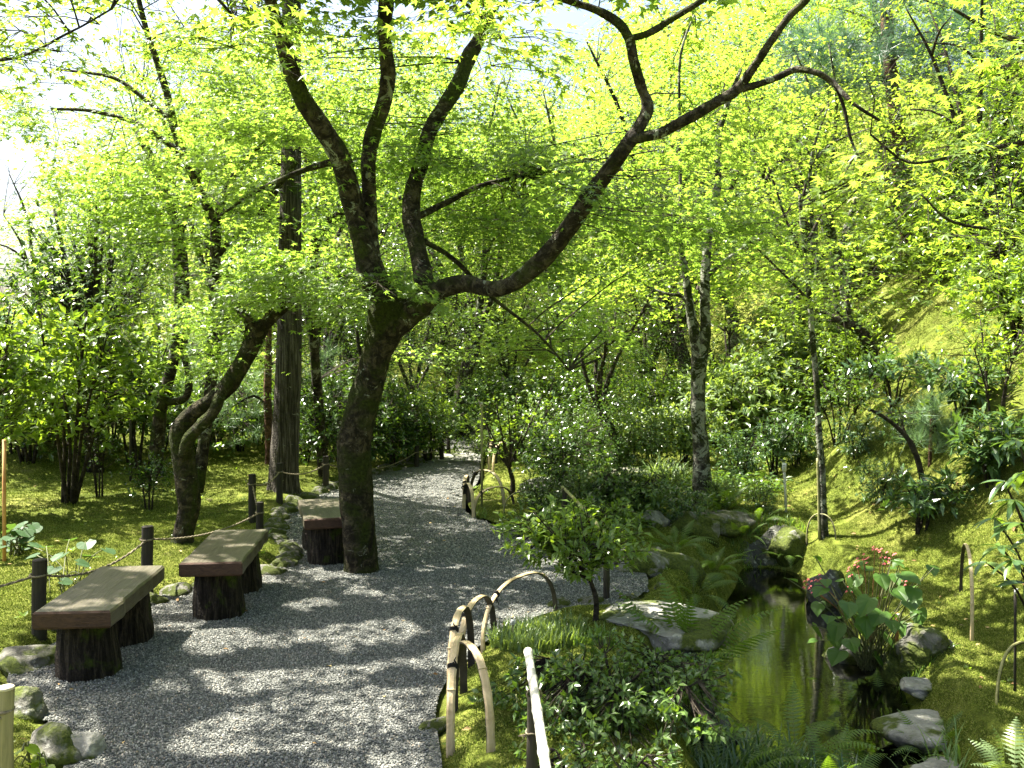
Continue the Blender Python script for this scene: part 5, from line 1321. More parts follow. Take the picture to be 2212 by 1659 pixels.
FR = [frond_mesh('frond', 22, 1.0, .17, L_fern, .45), frond_mesh('frond', 22, 1.0, .19, L_fern, .62), frond_mesh('frond', 20, 1.0, .15, L_fern, .3)]
FRG = [frond_mesh('frond', 20, 1.0, .17, L_fern, .5, M_stem), frond_mesh('frond', 20, 1.0, .18, L_fern, .75, M_stem), frond_mesh('frond', 18, 1.0, .15, L_fern, .35, M_stem)]
def fern(p, n, ln, label, elev=(.2, 1.0), az=(0, 6.28), fr=FRG, spread=.04, group=None):
    root = thing('fern', p, label, 'fern', group); rg = random.Random(int(p[0] * 1000 + p[1] * 77))
    for i in range(n):
        o = bpy.data.objects.new('frond', fr[i % 3]); COL.objects.link(o); o.parent = root
        a = az[0] + (az[1] - az[0]) * (i + rg.uniform(-.3, .3)) / n; e = rg.uniform(*elev); s = ln * rg.uniform(.75, 1.15)
        o.location = (math.cos(a) * spread, math.sin(a) * spread, rg.uniform(0, .02)); o.rotation_euler = (rg.uniform(-.35, .35), -e, a); o.scale = (s, s, s)
    return root
def gp(u, v, dz=0.0):
    p = G(u, v); return np.array([p[0], p[1], h1(p[0], p[1]) + dz])
pf = P(1478, 1478, 5.35)
fern(pf + [0, 0, -.02], 19, .60, 'large fern with rusty stems on the dark rock face above the pond', (.35, 1.25), fr=FR, spread=.05)
fern(gp(1540, 1240), 15, .38, 'dark fern arching behind the mossy boulder', (-.1, .5))
fern(gp(1460, 1190), 14, .34, 'dark fern beside the round cushion rock', (0, .5))
fern(gp(1600, 1170), 12, .32, 'fern in front of the long pale rock', (-.1, .6))
fern(gp(1330, 1170), 12, .3, 'fern next to the flat topped rock at the gravel edge', (-.1, .6))
fern(gp(1700, 1215), 14, .3, 'fern on the rounded rock above the pond hollow', (-.2, .6))
fern(P(1660, 1290, 8.4), 8, .34, 'fern hanging over the far end of the pond', (-.5, .3))
fern(gp(1560, 1110), 9, .4, 'upright light fern at the base of the pale forked trunk', (.2, .9))
fern(gp(1905, 1500), 10, .32, 'light fern under the craggy rock at the water edge', (-.2, .5))
fern(gp(1870, 1640), 14, .34, 'fern in the bottom middle beside the flat grey rock', (.0, .8))
fern(P(1720, 1650, 4.5), 10, .42, 'fern leaning over the near end of the pond', (-.1, .7))
fern(P(1800, 1740, 4.2), 11, .40, 'large fern at the bottom edge in front of the pond', (.1, .9))
fern(P(1560, 1720, 4.1), 9, .4, 'shaded fern at the bottom edge left of the pond', (0, .7))
fern(gp(2010, 1640), 7, .26, 'small fern at the edge of the flat grey rock', (.3, .9))
fern(gp(1640, 1135), 8, .32, 'small fern right of the pale forked trunk', (0, .7))
fern(gp(1500, 1290), 8, .4, 'fern growing down the mossy boulder', (-.4, .4))
fern(gp(1590, 960), 8, .6, 'broad pale fern on the bright slope behind the forked trunk', (.1, .6))
FP = [frond_mesh('frond', 14, 1.0, .24, L_pale, .5, M_stem), frond_mesh('frond', 14, 1.0, .26, L_pale, .7, M_stem), frond_mesh('frond', 14, 1.0, .22, L_pale, .35, M_stem)]
fern(P(2190, 1700, 3.6), 11, .24, 'whitish sunlit fern in the bottom right corner', (.3, 1.2), fr=FP)

# ------------------------------------------------------------------ grass clumps
def grass(p, rx, ry, n, ln, label, mat=L_grass, name='grass_clump', arch=.6, wid=1.0, cat='grass', group=None):
    rg = np.random.default_rng(int(abs(p[0]) * 991 + p[1] * 13)); root_p = np.array(p, float)
    V = []; T = []; k = 6
    a = rg.uniform(0, 6.283, n); r = np.sqrt(rg.random(n)); bx = root_p[0] + np.cos(a) * r * rx; by = root_p[1] + np.sin(a) * r * ry
    bz = H(bx, by) - .01 if abs(h1(p[0], p[1]) - p[2]) < .08 else np.full(n, p[2]) - .01
    da = rg.uniform(0, 6.283, n); l_ = ln * rg.uniform(.6, 1.15, n); ar = arch * rg.uniform(.4, 1.3, n); w = .0035 * wid * rg.uniform(.7, 1.3, n)
    base = np.stack([bx, by, bz], 1); dr = np.stack([np.cos(da), np.sin(da), np.zeros(n)], 1); sd_ = np.stack([-np.sin(da), np.cos(da), np.zeros(n)], 1)
    rows = []
    for i in range(k):
        t = i / (k - 1); c = base + dr * (l_ * ar * t ** 1.5 * .8)[:, None] + np.array([0, 0, 1.0]) * (l_ * (t - ar * .55 * t ** 2.6))[:, None]
        ww = (w * (1 - t ** 2) + .0004)[:, None]; rows.append(np.stack([c + sd_ * ww, c - sd_ * ww], 1))
    V = np.stack(rows, 1).reshape(-1, 3); idx = np.arange(n * k * 2).reshape(n, k, 2)
    A, B, C_, D_ = idx[:, :-1, 0], idx[:, :-1, 1], idx[:, 1:, 1], idx[:, 1:, 0]
    T = np.concatenate([np.stack([A, B, C_], -1).reshape(-1, 3), np.stack([A, C_, D_], -1).reshape(-1, 3)])
    o = wobj(name, V, T, mat, rnd=np.repeat(rg.random(n), k * 2)); tag(o, label, cat, group); return o
grass(gp(1160, 1385), .26, .22, 1500, .15, 'sunlit clump of fine mondo grass beside the widest bamboo hoop', L_pale)
grass(gp(1262, 1390), .12, .10, 200, .10, 'grass clump at the left end of the pale stone slab', L_grass)
grass(P(1600, 1690, 4.3), .3, .2, 340, .26, 'blue green grass clump at the bottom edge before the pond', L_rhodo, wid=1.6)
grass(P(1500, 1720, 4.0), .25, .2, 260, .24, 'dark grass clump under the foreground bush', L_rhodo, wid=1.5)
grass(P(1740, 1720, 4.2), .25, .15, 240, .24, 'grass clump between the two bottom ferns', L_rhodo, wid=1.5)
grass(gp(1960, 1690), .25, .2, 200, .3, 'arching grass clump at the bottom right of the pond', L_grass, wid=1.5, arch=1.0)
grass(gp(1440, 1050), .2, .3, 260, .42, 'tall light green arching grass by the grey stream rocks', L_pale, wid=2, arch=1.0)
grass(gp(1200, 1055), .2, .2, 160, .38, 'arching grass leaves right of the round leaved shrub', L_bright, wid=2.4, arch=1.1)
grass(gp(1025, 1128), .12, .2, 200, .08, 'short weeds at the foot of the far hoops', L_grass)
grass(gp(1650, 1190), .4, .25, 500, .13, 'weedy grass beside the long pale rock', L_grass)
grass(gp(1980, 1455), .12, .1, 260, .11, 'tuft of fine grass on the craggy mossy rock', L_grass)
for (u, v, r, n, l, lab) in [(1220, 1085, .5, 900, .16, 'leafy ground plants around the pale flat rock'), (1300, 1130, .5, 900, .18, 'low leafy plants on the bank behind the rail'), (1580, 1060, .6, 900, .16, 'low leafy plants round the pale forked trunk'), (1450, 1110, .5, 800, .2, 'low leafy plants along the middle stream'),
                         (1260, 1010, .7, 900, .25, 'leafy plants in the middle planting'), (1150, 1140, .35, 500, .13, 'dark low ferny plants by the gravel edge'), (1650, 1000, .6, 700, .2, 'leafy plants at the toe of the bright slope')]:
    p = gp(u, v); rg = np.random.default_rng(u); L = Leaves(); a = rg.uniform(0, 6.28, n); q = np.sqrt(rg.random(n)) * r
    X = p[0] + np.cos(a) * q; Y = p[1] + np.sin(a) * q; Z = H(X, Y) + rg.random(n) ** 1.3 * l
    pp = np.stack([X, Y, Z], 1); y = np.stack([rg.normal(0, 1, n), rg.normal(0, 1, n), rg.uniform(-.3, .8, n)], 1)
    L.add(pp, y, np.stack([rg.normal(0, .4, n), rg.normal(0, .4, n), np.ones(n)], 1), rg.uniform(.05, .09, n))
    o = obj('ground_cover', L.mesh('ground_cover', LEAF, L_azalea, p)); o.location = p; tag(o, kind='stuff')

# ------------------------------------------------------------------ big leaved plants: each leaf an object
def heart_mesh(name, mat, lobed=False, n=14):
    V = [(0, .12, 0)]; 
    for i in range(n + 1):
        a = -math.pi + 2 * math.pi * i / n
        if lobed: rr = .5 * (1 + .07 * math.sin(a * 7)); x, y = math.sin(a) * rr, -math.cos(a) * rr * -1 + 0
        ss = abs(a) / math.pi
        if lobed: x = math.sin(a) * .5 * (1 + .06 * math.sin(a * 9)); y = math.cos(a) * .46 * (1 + .06 * math.sin(a * 9)) + (.0 if ss < .93 else -.0) + (.30 if ss > .97 else 0); y += .3
        else:
            x = math.sin(a) * .40 * (1 + .02 * math.sin(a * 11)); y = .28 + math.cos(a) * .42 + (.42 * math.exp(-(a / .42) ** 2)) * .55 + (.17 * math.exp(-((abs(a) - math.pi) / .35) ** 2))
        V.append((x, y, .10 * abs(x) - .25 * max(y - .2, 0) ** 2 + .012 * math.sin(i * 2.4)))
    T = [(0, i, i + 1) for i in range(1, n + 1)][::-1]
    V = np.array(V); return tri_mesh(name, V, np.array(T), mat, rnd=np.full(len(V), .5))
HEART, HEARTL = heart_mesh('leaf', L_begonia), heart_mesh('leaf', leafmat('butterbur_leaf', (.035, .075, .03), (.06, .11, .045), .35, .5, .2), True)
def leafy(name, label, cat, base, leaves, mesh, stemm, flowers=()):
    """leaves: (u,v,d,size,azimuth,pitch)"""
    root = thing(name, base, label, cat); g = Geo(); base = np.array(base, float)
    for (u, v, d_, s, az, pt) in leaves:
        p = P(u, v, d_); o = bpy.data.objects.new('leaf', mesh); COL.objects.link(o); o.parent = root
        o.location = p - base; o.rotation_euler = (pt, random.uniform(-.25, .25), az); o.scale = (s, s, s)
        b = base + np.array([random.uniform(-.08, .08), random.uniform(-.08, .08), 0]); mid = b * .45 + p * .55 + [0, 0, .06]
        g.tube(crom([b, mid, p], 4), .0035, 5)
    g.build('stems', stemm, root)
    for (u, v, d_) in flowers:
        p = P(u, v, d_); g = Geo()
        for k in range(5):
            c = p + np.array([random.uniform(-.03, .03), random.uniform(-.02, .02), random.uniform(-.03, .03)])
            for a in (0, 2.1, 4.2):
                e = np.array([math.cos(a) * .009, math.sin(a) * .006, math.sin(a) * .007]); s2 = np.array([-e[1], e[0], .004]) * .8
                g.add([c, c + e * .6 + s2, c + e * 1.3, c + e * .6 - s2], [(0, 1, 2), (0, 2, 3)])
        g.tube(crom([base + [0, 0, .15], (base + p) / 2 + [0, 0, .1], p], 4), .002, 4, m=1)
        g.build('flower', [M_pink, M_rust], root, smooth=False)
    return root
rg = random.Random(8)
bl = []
for (u, v) in [(1905, 1320), (1845, 1350), (1800, 1370), (1880, 1290), (1960, 1300), (1790, 1330), (1830, 1300), (1935, 1270), (1985, 1315), (1860, 1390), (1900, 1365), (1815, 1405), (1945, 1240), (1850, 1240), (1780, 1210 + 60), (1810, 1345), (1975, 1270), (1840, 1180 + 90), (1925, 1210), (1870, 1330), (1770, 1300), (1900, 1240),
               (1960, 1345), (1835, 1380), (1885, 1410), (1925, 1340), (1755, 1350)]:
    bl.append((u, v, rg.uniform(5.6, 6.2), rg.uniform(.10, .17), rg.uniform(2.2, 4.4), rg.uniform(-.9, -.1)))
for _ in range(45):
    bl.append((rg.gauss(1885, 70), rg.gauss(1290, 50), rg.uniform(5.7, 6.4), rg.uniform(.06, .11), rg.uniform(0, 6.28), rg.uniform(-.8, .3)))
bp = P(1880, 1440, 6.0)
leafy('begonia_plant', 'begonia with large heart shaped leaves and pink flowers leaning over the pond', 'plant', bp, bl, HEART, M_stem,
      [(1740, 1260, 6.1), (1762, 1248, 6.1), (1850, 1215, 6.1), (1865, 1205, 6.1), (1838, 1235, 6.1), (1905, 1195, 6.1), (1925, 1205, 6.1), (1915, 1215, 6.1), (1945, 1258, 6.1), (1835, 1268, 6.1), (1890, 1178, 6.1), (1750, 1270, 6.1)])
ll = [(u, v, d_, s * .65, az, pt) for (u, v, d_, s, az, pt) in [(100, 1180, 6.6, .14, .4, -.2), (140, 1195, 6.4, .2, 2.6, -.3), (185, 1170, 6.6, .2, 3.6, -.3), (200, 1200, 6.5, .16, 1.0, -.2), (225, 1185, 6.6, .18, 4.4, -.3), (165, 1215, 6.3, .18, 5.2, -.3), (120, 1225, 6.2, .18, 3.1, -.2), (80, 1200, 6.4, .17, 1.6, -.2), (150, 1165, 6.9, .15, .2, -.2), (95, 1245, 6.2, .16, 2.2, -.2), (175, 1240, 6.2, .15, .7, -.3), (130, 1255, 6.1, .15, 4.9, -.2), (60, 1178, 6.7, .15, 4.9, -.2)]]
leafy('butterbur_plant', 'low plant with round grey green leaves between the ropes behind the nearest bench', 'plant', (P(145, 1290, 6.35)[0], 6.35, h1(P(145, 1290, 6.35)[0], 6.35)), ll, HEARTL, M_stem)
ll = [(rg.uniform(5, 75), rg.uniform(1120, 1180), rg.uniform(7, 7.6), rg.uniform(.09, .15), rg.uniform(0, 6), rg.uniform(-.5, 0)) for _ in range(26)]
leafy('butterbur_plant', 'small leafy plant at the left edge beside the reddish stake', 'plant', (P(40, 1215, 7.3)[0], 7.3, h1(P(40, 1215, 7.3)[0], 7.3)), ll, HEARTL, M_stem)
L_vivid = leafmat('young_leaf', (.14, .22, .02), (.2, .28, .03), .5, .4, .4)
HV = heart_mesh('leaf', L_vivid)
leafy('weed', 'bright green seedling leaves in the bottom left corner beside the thick post', 'plant', (P(70, 1700, 3.75)[0], 3.75, .03), [(60, 1612, 3.7, .07, 4.6, -.5), (48, 1622, 3.7, .06, 1.5, -.4), (80, 1640, 3.7, .06, 5, -.5), (92, 1634, 3.75, .07, 2.9, -.4), (68, 1648, 3.7, .06, .4, -.4), (102, 1655, 3.7, .06, 3.9, -.4)], HV, M_stem)
leafy('weed', 'bright green sprig in the foreground moss beside the white bamboo rail', 'plant', gp(1110, 1545), [(1100, 1528, 4.5, .05, 1.5, -.4), (1112, 1518, 4.5, .045, 3.5, -.4), (1090, 1515, 4.5, .04, .2, -.3), (1105, 1538, 4.5, .04, 5, -.3)], HV, M_stem)

# ------------------------------------------------------------------ shrubs
shrub('azalea_tree', 'small glossy leaved tree with spreading branches in front of the stone slab', 'shrub', gp(1285, 1345), .72, .48, L_bright, leaf=.058, tips=230, per=7, stems=9, lean=(-.20, 0), D=.32, low=.42, stem_r=.009, open_=.6, trunkh=.24)
shrub('foreground_bush', 'dense dark green small leaved bush filling the foreground behind the white rail', 'shrub', (P(1330, 1640, 4.25)[0], 4.25, -.05), .42, .58, L_azalea, leaf=.042, tips=620, per=8, stems=9, D=.5, low=.1, stem_r=.012, open_=.4)
shrub('foreground_bush', 'lower dark green bush at the bottom edge right of the white rail', 'shrub', (P(1280, 1800, 3.5)[0], 3.5, -.05), .30, .38, L_azalea, leaf=.036, tips=330, per=8, stems=7, D=.3, low=.1, stem_r=.01)
shrub('foreground_bush', 'green bush between the grass clump and the rusty stemmed fern', 'shrub', (P(1440, 1470, 4.9)[0], 4.9, -.12), .26, .32, L_azalea, leaf=.042, tips=260, per=8, stems=6, D=.3, low=.1, stem_r=.01)
shrub('round_leaved_shrub', 'thin stemmed shrub with sparse round leaves behind the far hoops', 'shrub', gp(1106, 1068), 1.2, .65, L_bright, leaf=.055, tips=110, per=3, stems=8, trunkh=.3, tmpl=ROUND, low=.25, stem_r=.016, open_=.7)
shrub('leafy_bush', 'dark leafy bush between the far hoops and the dark small tree', 'shrub', gp(1225, 1075), .9, .6, L_glossy, leaf=.06, tips=360, per=8, stems=7, low=.1)
shrub('leafy_bush', 'leafy bush beside the weathered bamboo rail', 'shrub', gp(1350, 1120), .5, .5, L_azalea, leaf=.06, tips=260, per=8, stems=6, low=.1)
shrub('leafy_bush', 'bright leafy bush at the far side of the gravel bay', 'shrub', gp(1290, 1165), .36, .42, L_bright, leaf=.055, tips=190, per=7, stems=6, low=.1)
shrub('leafy_bush', 'pale sunlit bush with long leaves behind the pale forked trunk', 'shrub', gp(1590, 985), 1.5, .95, L_pale, leaf=.13, tips=210, per=8, stems=6, low=.15)
shrub('leafy_bush', 'sunlit yellowish bush on the bright slope right of the forked trunk', 'shrub', gp(1670, 930), 1.3, .9, L_bright, leaf=.09, tips=260, per=7, stems=6, low=.15, open_=.6)
shrub('leafy_bush', 'green bush left of the pale forked trunk', 'shrub', gp(1425, 960), 1.3, .8, L_azalea, leaf=.09, tips=260, per=8, stems=6, low=.1)
shrub('leafy_bush', 'rounded shaded bush in the middle behind the dark small tree', 'shrub', gp(1240, 965), 1.5, 1.0, L_glossy, leaf=.09, tips=420, per=8, stems=6, low=.08)
shrub('leafy_bush', 'glossy bush at the narrow end of the path', 'shrub', gp(1090, 955), 1.2, .8, L_glossy, leaf=.09, tips=300, per=8, stems=6, low=.08)
shrub('rhododendron', 'dark rhododendron with whorled leaves behind the whitish capped stake', 'shrub', gp(1672, 1028), .85, .62, L_rhodo, leaf=.14, tips=70, per=9, stems=6, tmpl=tmpl_leaf(.13, .03, .15), low=.2)
shrub('rhododendron', 'low rhododendron at the right of the slope foot above the begonia', 'shrub', gp(1990, 1150), .55, .42, L_rhodo, leaf=.13, tips=55, per=8, stems=5, tmpl=tmpl_leaf(.15, .03, .2), low=.3)
shrub('rhododendron', 'dark rhododendron high on the slope near the right edge', 'shrub', gp(2140, 1050), .6, .4, L_rhodo, leaf=.15, tips=75, per=9, stems=5, tmpl=tmpl_leaf(.13, .03, .2), low=.15)
shrub('rhododendron', 'spreading rhododendron below the bent trunk on the slope', 'shrub', gp(1930, 880), .7, .6, L_rhodo, leaf=.13, tips=60, per=9, stems=5, tmpl=tmpl_leaf(.16, .03, .2), low=.3)
shrub('rhododendron', 'blue green rhododendron beside the little pine on the slope', 'shrub', gp(2080, 900), .55, .45, L_rhodo, leaf=.15, tips=60, per=9, stems=5, tmpl=tmpl_leaf(.13, .03, .2), low=.25)
shrub('slope_bush', 'twiggy bush on the shaded slope below the crooked tree', 'shrub', gp(1810, 960), 1.0, .7, L_azalea, leaf=.07, tips=170, per=6, stems=6, low=.3, open_=.7)
shrub('slope_bush', 'sparse leafy sapling on the slope behind the slender young tree', 'shrub', gp(1835, 880), 1.3, .7, L_bright, leaf=.07, tips=160, per=6, stems=5, low=.3, open_=.7)
shrub('slope_bush', 'bright bush high on the slope above the crooked tree', 'shrub', gp(2030, 610), 1.3, 1.3, L_bright, leaf=.10, tips=420, per=8, stems=7, low=.1)
shrub('slope_bush', 'bright bush at the right edge above the sunlit moss', 'shrub', gp(2200, 740), 1.0, .8, L_bright, leaf=.08, tips=420, per=8, stems=7, low=.1)
shrub('slope_bush', 'glossy bush at the upper right in front of the wood', 'shrub', gp(2170, 540), 1.8, 1.5, L_glossy, leaf=.10, tips=520, per=8, stems=7, low=.1)
shrub('slope_bush', 'pale sunlit bush between the crooked tree and the forked trunk', 'shrub', gp(1720, 850), .9, .6, L_pale, leaf=.085, tips=380, per=8, stems=7, low=.1)
shrub('slope_bush', 'small leafed bush on the crest left of the crooked tree', 'shrub', gp(1800, 800), 1.1, .9, L_bright, leaf=.085, tips=400, per=8, stems=7, low=.1)
shrub('slope_bush', 'thin leafy sapling near the right edge above the begonia', 'shrub', gp(2150, 960), 1.2, .6, L_bright, leaf=.06, tips=120, per=6, stems=4, low=.35, open_=.7)
bpn = gp(2010, 1010)
dpn = float(bpn[1])
pine('young_pine', 'little pale young pine on the mossy slope', bpn, [(2008, 1012, dpn, 4), (2010, 960, dpn, 4), (2012, 900, dpn, 3), (2012, 870, dpn, 2)], [(2010, 890, 34, 30, dpn - .1, dpn + .1, 14), (2025, 940, 36, 30, dpn - .1, dpn + .2, 14), (1990, 950, 30, 30, dpn - .1, dpn + .2, 10)], nn=46, nl=.17)
shrub('young_pine', 'tiny bright seedling at the top of the slope', 'shrub', gp(1985, 620), .8, .35, L_pale, leaf=.16, tips=30, per=14, stems=3, tmpl=NEEDLE if False else tmpl_leaf(.03, .01, .1), low=.3)

# curved sapling stem on the slope
b = gp(2000, 1085); d = float(b[1])
hand_tree('slope_sapling', 'sapling with a thin stem curving left on the slope below the little pine', 'tree', b, [
    ('trunk', [(2000, 1095, d, 7), (1993, 1040, d, 6), (1978, 980, d, 6), (1955, 940, d, 5), (1915, 905, d, 4), (1880, 885, d, 3)], B_twig),
    ('branch', [(1985, 1000, d, 4), (1965, 960, d, 3), (1950, 920, d, 2)], B_twig)], [(1890, 870, 50, 25, d - .3, d + .3, 2), (1960, 880, 40, 25, d - .3, d + .3, 2)], L_azalea, leaf=.06, nleaf=40, padR=(.2, .35), tmpl=LEAF)

# left side
shrub('camellia_tree', 'tall dark glossy camellia against the bright sky at the left', 'tree', gp(205, 1020), 4.1, .95, L_glossy, leaf=.10, tips=620, per=8, stems=6, low=.28, stem_r=.05, open_=.5, spread=1.0, keep=.7)
shrub('broadleaf_shrub', 'tall bright green broadleaf shrub with several thin stems at the left', 'shrub', gp(150, 1088), 2.15, 1.05, L_bright, leaf=.11, tips=520, per=8, stems=7, low=.28, stem_r=.022, open_=.5, keep=.7)
shrub('broadleaf_shrub', 'bright broadleaf shrub cut by the left edge', 'shrub', gp(-30, 1120), 2.2, .8, L_bright, leaf=.10, tips=330, per=8, stems=6, low=.25, stem_r=.02, open_=.5)
shrub('broadleaf_shrub', 'glossy green shrub filling the gap left of the leaning maple', 'shrub', gp(290, 1010), 2.0, .9, L_azalea, leaf=.10, tips=330, per=8, stems=6, low=.25, stem_r=.02, open_=.5, keep=.7)
shrub('broadleaf_shrub', 'dark shrub behind the bright one at the far left', 'shrub', gp(60, 1000), 2.4, 1.2, L_glossy, leaf=.10, tips=420, per=8, stems=6, low=.15, stem_r=.02)
shrub('slender_shrub', 'slender dark shrub with tiny leaves in front of the leaning maple', 'shrub', gp(322, 1100), .62, .36, L_glossy, leaf=.05, tips=110, per=6, stems=4, low=.2, stem_r=.01, open_=.7)
shrub('slender_shrub', 'thin twiggy shrub in the shaded moss below the bright broadleaf shrub', 'shrub', gp(215, 1075), .9, .3, L_glossy, leaf=.05, tips=70, per=5, stems=5, low=.3, stem_r=.01, open_=.7)
for (u, v, hh, w, m_, lf, lab) in [(440, 985, 1.2, 1.2, L_azalea, .09, 'low dark hedge bush beyond the sunlit moss left of the cedar'), (700, 1030, 1.5, .7, L_glossy, .07, 'glossy dark bush right of the cedar trunk'), (790, 1020, 1.4, .6, L_glossy, .07, 'glossy dark bush directly behind the big maple trunk'),
                            (850, 1010, 1.2, .6, L_glossy, .07, 'blue green glossy bush right of the big maple trunk'), (925, 1000, 1.3, .65, L_bright, .07, 'bright bush behind the rope posts at the far bend'), (520, 975, 1.4, 1.0, L_azalea, .09, 'shaded bush below the pale pine tufts'), (980, 950, .9, .7, L_azalea, .08, 'low bush left of the narrow path'),
                            (180, 990, 1.5, 1.2, L_azalea, .09, 'shaded bush at the far side of the left moss'), (350, 975, 1.7, 1.2, L_azalea, .09, 'shaded bush behind the two parallel dark trunks')]:
    shrub('leafy_bush', lab, 'shrub', gp(u, v), hh, w, m_, leaf=lf, tips=330, per=8, stems=6, low=.05)

# overhanging rhododendron at the right edge: every long leaf its own object
def long_leaf(name, mat):
    V = []; n = 6
    for i in range(n + 1):
        t = i / n; w = .12 * math.sin(math.pi * min(1, t * .96 + .03)) ** .7; z = .10 * t - .28 * t * t
        V += [(-w, t, z + w * .3), (0, t, z - .01), (w, t, z + w * .3)]
    T = []
    for i in range(n):
        k = i * 3; T += [(k, k + 1, k + 4), (k, k + 4, k + 3), (k + 1, k + 2, k + 5), (k + 1, k + 5, k + 4)]
    V = np.array(V); return tri_mesh(name, V, np.array(T), mat, rnd=np.full(len(V), .5), smooth=True)
LL = [long_leaf('leaf', L_rhodo), long_leaf('leaf', leafmat('rhododendron_young_leaf', (.09, .16, .035), (.13, .2, .045), .4, .25, .6))]
root = thing('rhododendron', (2.55, 4.9, h1(2.55, 4.9)), 'rhododendron branches with long hanging leaves reaching in at the right edge', 'shrub')
g = Geo(); base = np.array(root.location)
for (u, v, d_, n) in [(2190, 1080, 4.6, 9), (2205, 1130, 4.4, 9), (2160, 1180, 4.6, 9), (2190, 1210, 4.5, 8), (2215, 1020, 4.5, 8), (2200, 950, 4.7, 7), (2150, 1120, 4.9, 7), (2215, 1260, 4.6, 6), (2130, 1215, 4.8, 6), (2240, 1160, 4.4, 8), (2170, 1040, 5, 6)]:
    p = P(u, v, d_); g.tube(crom([base + [.25, 0, .1], base * .4 + p * .6 + [.12, 0, .12], p], 4), [.009, .008, .007, .006, .006, .005, .005, .005, .004], 6)
    for k in range(n):
        o = bpy.data.objects.new('leaf', LL[k % 3 == 0]); COL.objects.link(o); o.parent = root; o.location = p - base
        s = random.uniform(.10, .16); o.scale = (s, s, s); o.rotation_euler = (random.uniform(-.7, .1), random.uniform(-.4, .4), k / n * 6.28 + random.uniform(-.4, .4))
g.build('branches', B_twig, root)

# understorey that closes the middle distance: shared prototypes, each plant its own thing
under = [shrub('understorey_bush', '', 'shrub', (0, 0, 0), 1.0, .62, L_bright, leaf=.055, tips=300, per=8, stems=6, low=.05),
         shrub('understorey_bush', '', 'shrub', (0, 0, 0), 1.05, .6, L_azalea, leaf=.06, tips=300, per=8, stems=6, low=.05),
         shrub('understorey_bush', '', 'shrub', (0, 0, 0), .95, .65, L_pale, leaf=.085, tips=200, per=9, stems=6, low=.1),
         shrub('understorey_bush', '', 'shrub', (0, 0, 0), 1.0, .6, L_rhodo, leaf=.11, tips=110, per=9, stems=6, low=.1, tmpl=tmpl_leaf(.14, .03, .2)),
         shrub('understorey_bush', '', 'shrub', (0, 0, 0), 1.1, .6, L_glossy, leaf=.055, tips=300, per=8, stems=6, low=.05)]
uused = [False] * 5
def bush(k, u, v, sc, label, grp='understorey bushes in the middle distance'):
    p = gp(u, v, -.05); rz = random.uniform(0, 6.28)
    if not uused[k]:
        uused[k] = True; o = under[k]; o.location = [float(c) for c in p]; o.scale = (sc,) * 3; o.rotation_euler.z = rz; o['label'] = label; o['group'] = grp
    else: o = dup(under[k], p, rz, sc, label, grp)
for (k, u, v, sc, lb) in [
    (4, 1020, 935, 1.3, 'dark bush closing the view where the narrow path disappears'), (0, 1050, 1000, .7, 'bright bush behind the farthest bamboo hoops'), (1, 1140, 1000, 1.0, 'green bush behind the round leaved shrub'), (0, 1180, 960, 1.4, 'bright bush above the pale flat rock'),
    (4, 1230, 1010, .9, 'dark bush left of the dark small tree'), (1, 1290, 995, .9, 'green bush right behind the dark small tree'), (0, 1370, 970, 1.3, 'bright bush right of the dark small tree'), (2, 1410, 1000, .9, 'pale bush left of the tall arching grass'), (1, 1350, 1010, .7, 'green bush above the slaty stream rock'),
    (0, 1450, 960, 1.6, 'bright bush left behind the forked trunk'), (2, 1480, 1000, 1.0, 'pale bush touching the left of the forked trunk'), (0, 1550, 960, 1.5, 'bright bush right behind the forked trunk'), (2, 1600, 960, 1.6, 'pale bush on the bright slope foot'), (0, 1640, 940, 1.5, 'yellowish bush on the bright slope foot'),
    (3, 1600, 1040, .7, 'rhododendron right of the base of the forked trunk'), (3, 1720, 1010, .8, 'rhododendron between the capped stake and the slender young tree'), (1, 1560, 1100, .4, 'low green bush at the base of the forked trunk'), (1, 1450, 1080, .45, 'low green bush beside the tall arching grass'), (4, 1330, 1110, .55, 'low dark bush behind the weathered rail'),
    (1, 1250, 1110, .5, 'low green bush at the far side of the gravel bay'), (4, 1170, 1110, .45, 'low dark bush right of the far hoops'), (0, 1400, 1120, .4, 'low bright bush between rail and stream'), (3, 1480, 1140, .45, 'low rhododendron above the round cushion rock'), (1, 1640, 1110, .35, 'low bush below the capped stake'),
    (3, 1850, 990, .5, 'rhododendron on the slope right of the slender young tree'), (3, 1950, 960, .5, 'rhododendron on the slope left of the little pine'), 
    
    (2, 1990, 560, 2.2, 'pale bush high on the hill under the old pine'), (1, 2120, 560, 2.2, 'green bush high on the hill right of the old pine'), (0, 1860, 640, 1.8, 'bright bush high on the hill left of the old pine'), (2, 1720, 880, 1.5, 'pale bush at the top of the bright slope'),
    (0, 2190, 640, 1.8, 'bright bush high on the hill at the right edge'), (3, 1900, 1090, .5, 'small rhododendron at the foot of the slope above the begonia'),
    (4, 880, 990, .9, 'dark bush behind the rope posts right of the big maple'), (4, 740, 1010, 1.1, 'dark bush between cedar and big maple'), (4, 660, 1000, 1.0, 'dark bush just right of the cedar foot'), (1, 560, 960, 1.2, 'green bush left of the cedar foot beyond the moss'), (4, 470, 950, 1.2, 'dark bush beyond the moss behind the leaning maple'),
    (1, 400, 950, 1.2, 'green bush beyond the moss left of the leaning maple'), (4, 240, 960, 1.4, 'dark bush beyond the left moss'), (1, 120, 960, 1.5, 'green bush beyond the left moss under the camellia'), (0, 20, 980, 1.4, 'bright bush beyond the moss at the left edge')]:
    bush(k, u, v, sc, lb)

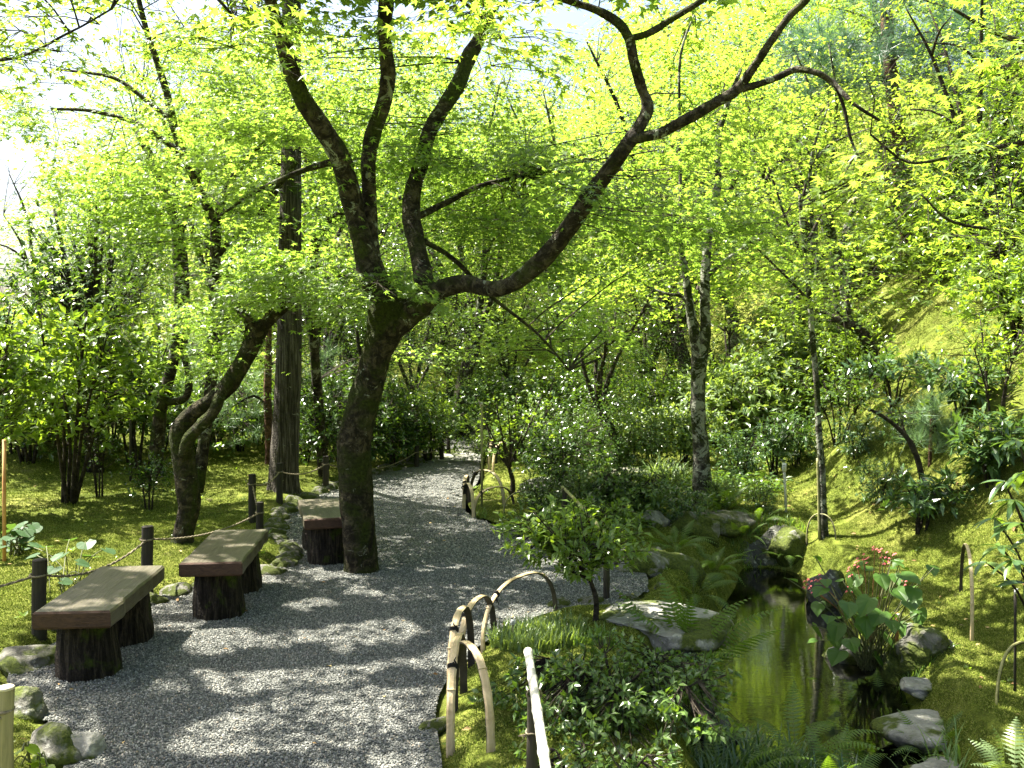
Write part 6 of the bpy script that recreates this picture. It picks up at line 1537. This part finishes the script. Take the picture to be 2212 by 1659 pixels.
# fallen leaves and moss tufts on the stones
rg = np.random.default_rng(4)
n = 2600; X = rg.uniform(-7, 7, n); Y = rg.uniform(3.4, 13, n); pd_ = poly_sd(X, Y, PATHN); k = (poly_sd(X, Y, PONDN) > .3) & (rg.random(n) < np.where(X > 1.5, 1, np.where(np.abs(pd_) < .25, .5, .12))); X, Y = X[k], Y[k]
L = Leaves(); pp = np.stack([X, Y, np.where(poly_sd(X, Y, PATHN) < 0, .012, H(X, Y) + .012)], 1); n = len(X)
L.add(pp, np.stack([rg.normal(0, 1, n), rg.normal(0, 1, n), rg.normal(0, .15, n)], 1), np.stack([rg.normal(0, .3, n), rg.normal(0, .3, n), np.ones(n)], 1), rg.uniform(.02, .05, n))
o = obj('fallen_leaves', L.mesh('fallen_leaves', LEAF, M_litter, np.zeros(3))); tag(o, kind='stuff')

# far hill behind the gap in the crowns
xs = np.linspace(-320, 320, 60); ys = np.linspace(150, 420, 40); X, Y = np.meshgrid(xs, ys)
Z = 44 * np.exp(-((Y - 330) / 120) ** 2) * (.62 + .38 * np.tanh((X + 20) / 90)) + 4 * np.sin(X * .09) * np.cos(Y * .07) + 2.5 * np.sin(X * .31 + Y * .2) - 4
i = np.arange(59)[None] + np.arange(39)[:, None] * 60; Q = np.stack([i, i + 1, i + 61, i + 60], -1).reshape(-1, 4)
o = obj('hills', tri_mesh('hills', np.stack([X.ravel(), Y.ravel(), Z.ravel()], 1), Q, M_hill, smooth=True)); tag(o, kind='structure')
print('TRIS', sum(len(o.data.polygons) for o in bpy.data.objects if o.type == 'MESH'), 'unique', sum(len(m.polygons) for m in bpy.data.meshes), 'objs', len(bpy.data.objects))

# little weeds and moss cushions
rg = np.random.default_rng(9); n = 1500; X = rg.uniform(-7, 6, n); Y = rg.uniform(3.4, 12, n); pd_ = poly_sd(X, Y, PATHN); k = (pd_ > .03) & (poly_sd(X, Y, PONDN) > .35) & ((pd_ < .5) | (rg.random(n) < .3)); X, Y = X[k], Y[k]
L = Leaves()
for x, y in zip(X, Y):
    q = rg.integers(4, 9); a = rg.uniform(0, 6.28, q); h_ = rg.uniform(.015, .06)
    L.add(np.stack([x + np.cos(a) * .01, y + np.sin(a) * .01, np.full(q, h1(x, y) + h_ * .4)], 1), np.stack([np.cos(a), np.sin(a), rg.uniform(.1, 1.2, q)], 1), np.stack([-np.cos(a) * .3, -np.sin(a) * .3, np.ones(q)], 1), rg.uniform(.5, 1.0, q) * h_ * 1.1)
o = obj('weeds', L.mesh('weeds', LEAF, L_bright, np.zeros(3))); tag(o, kind='stuff')
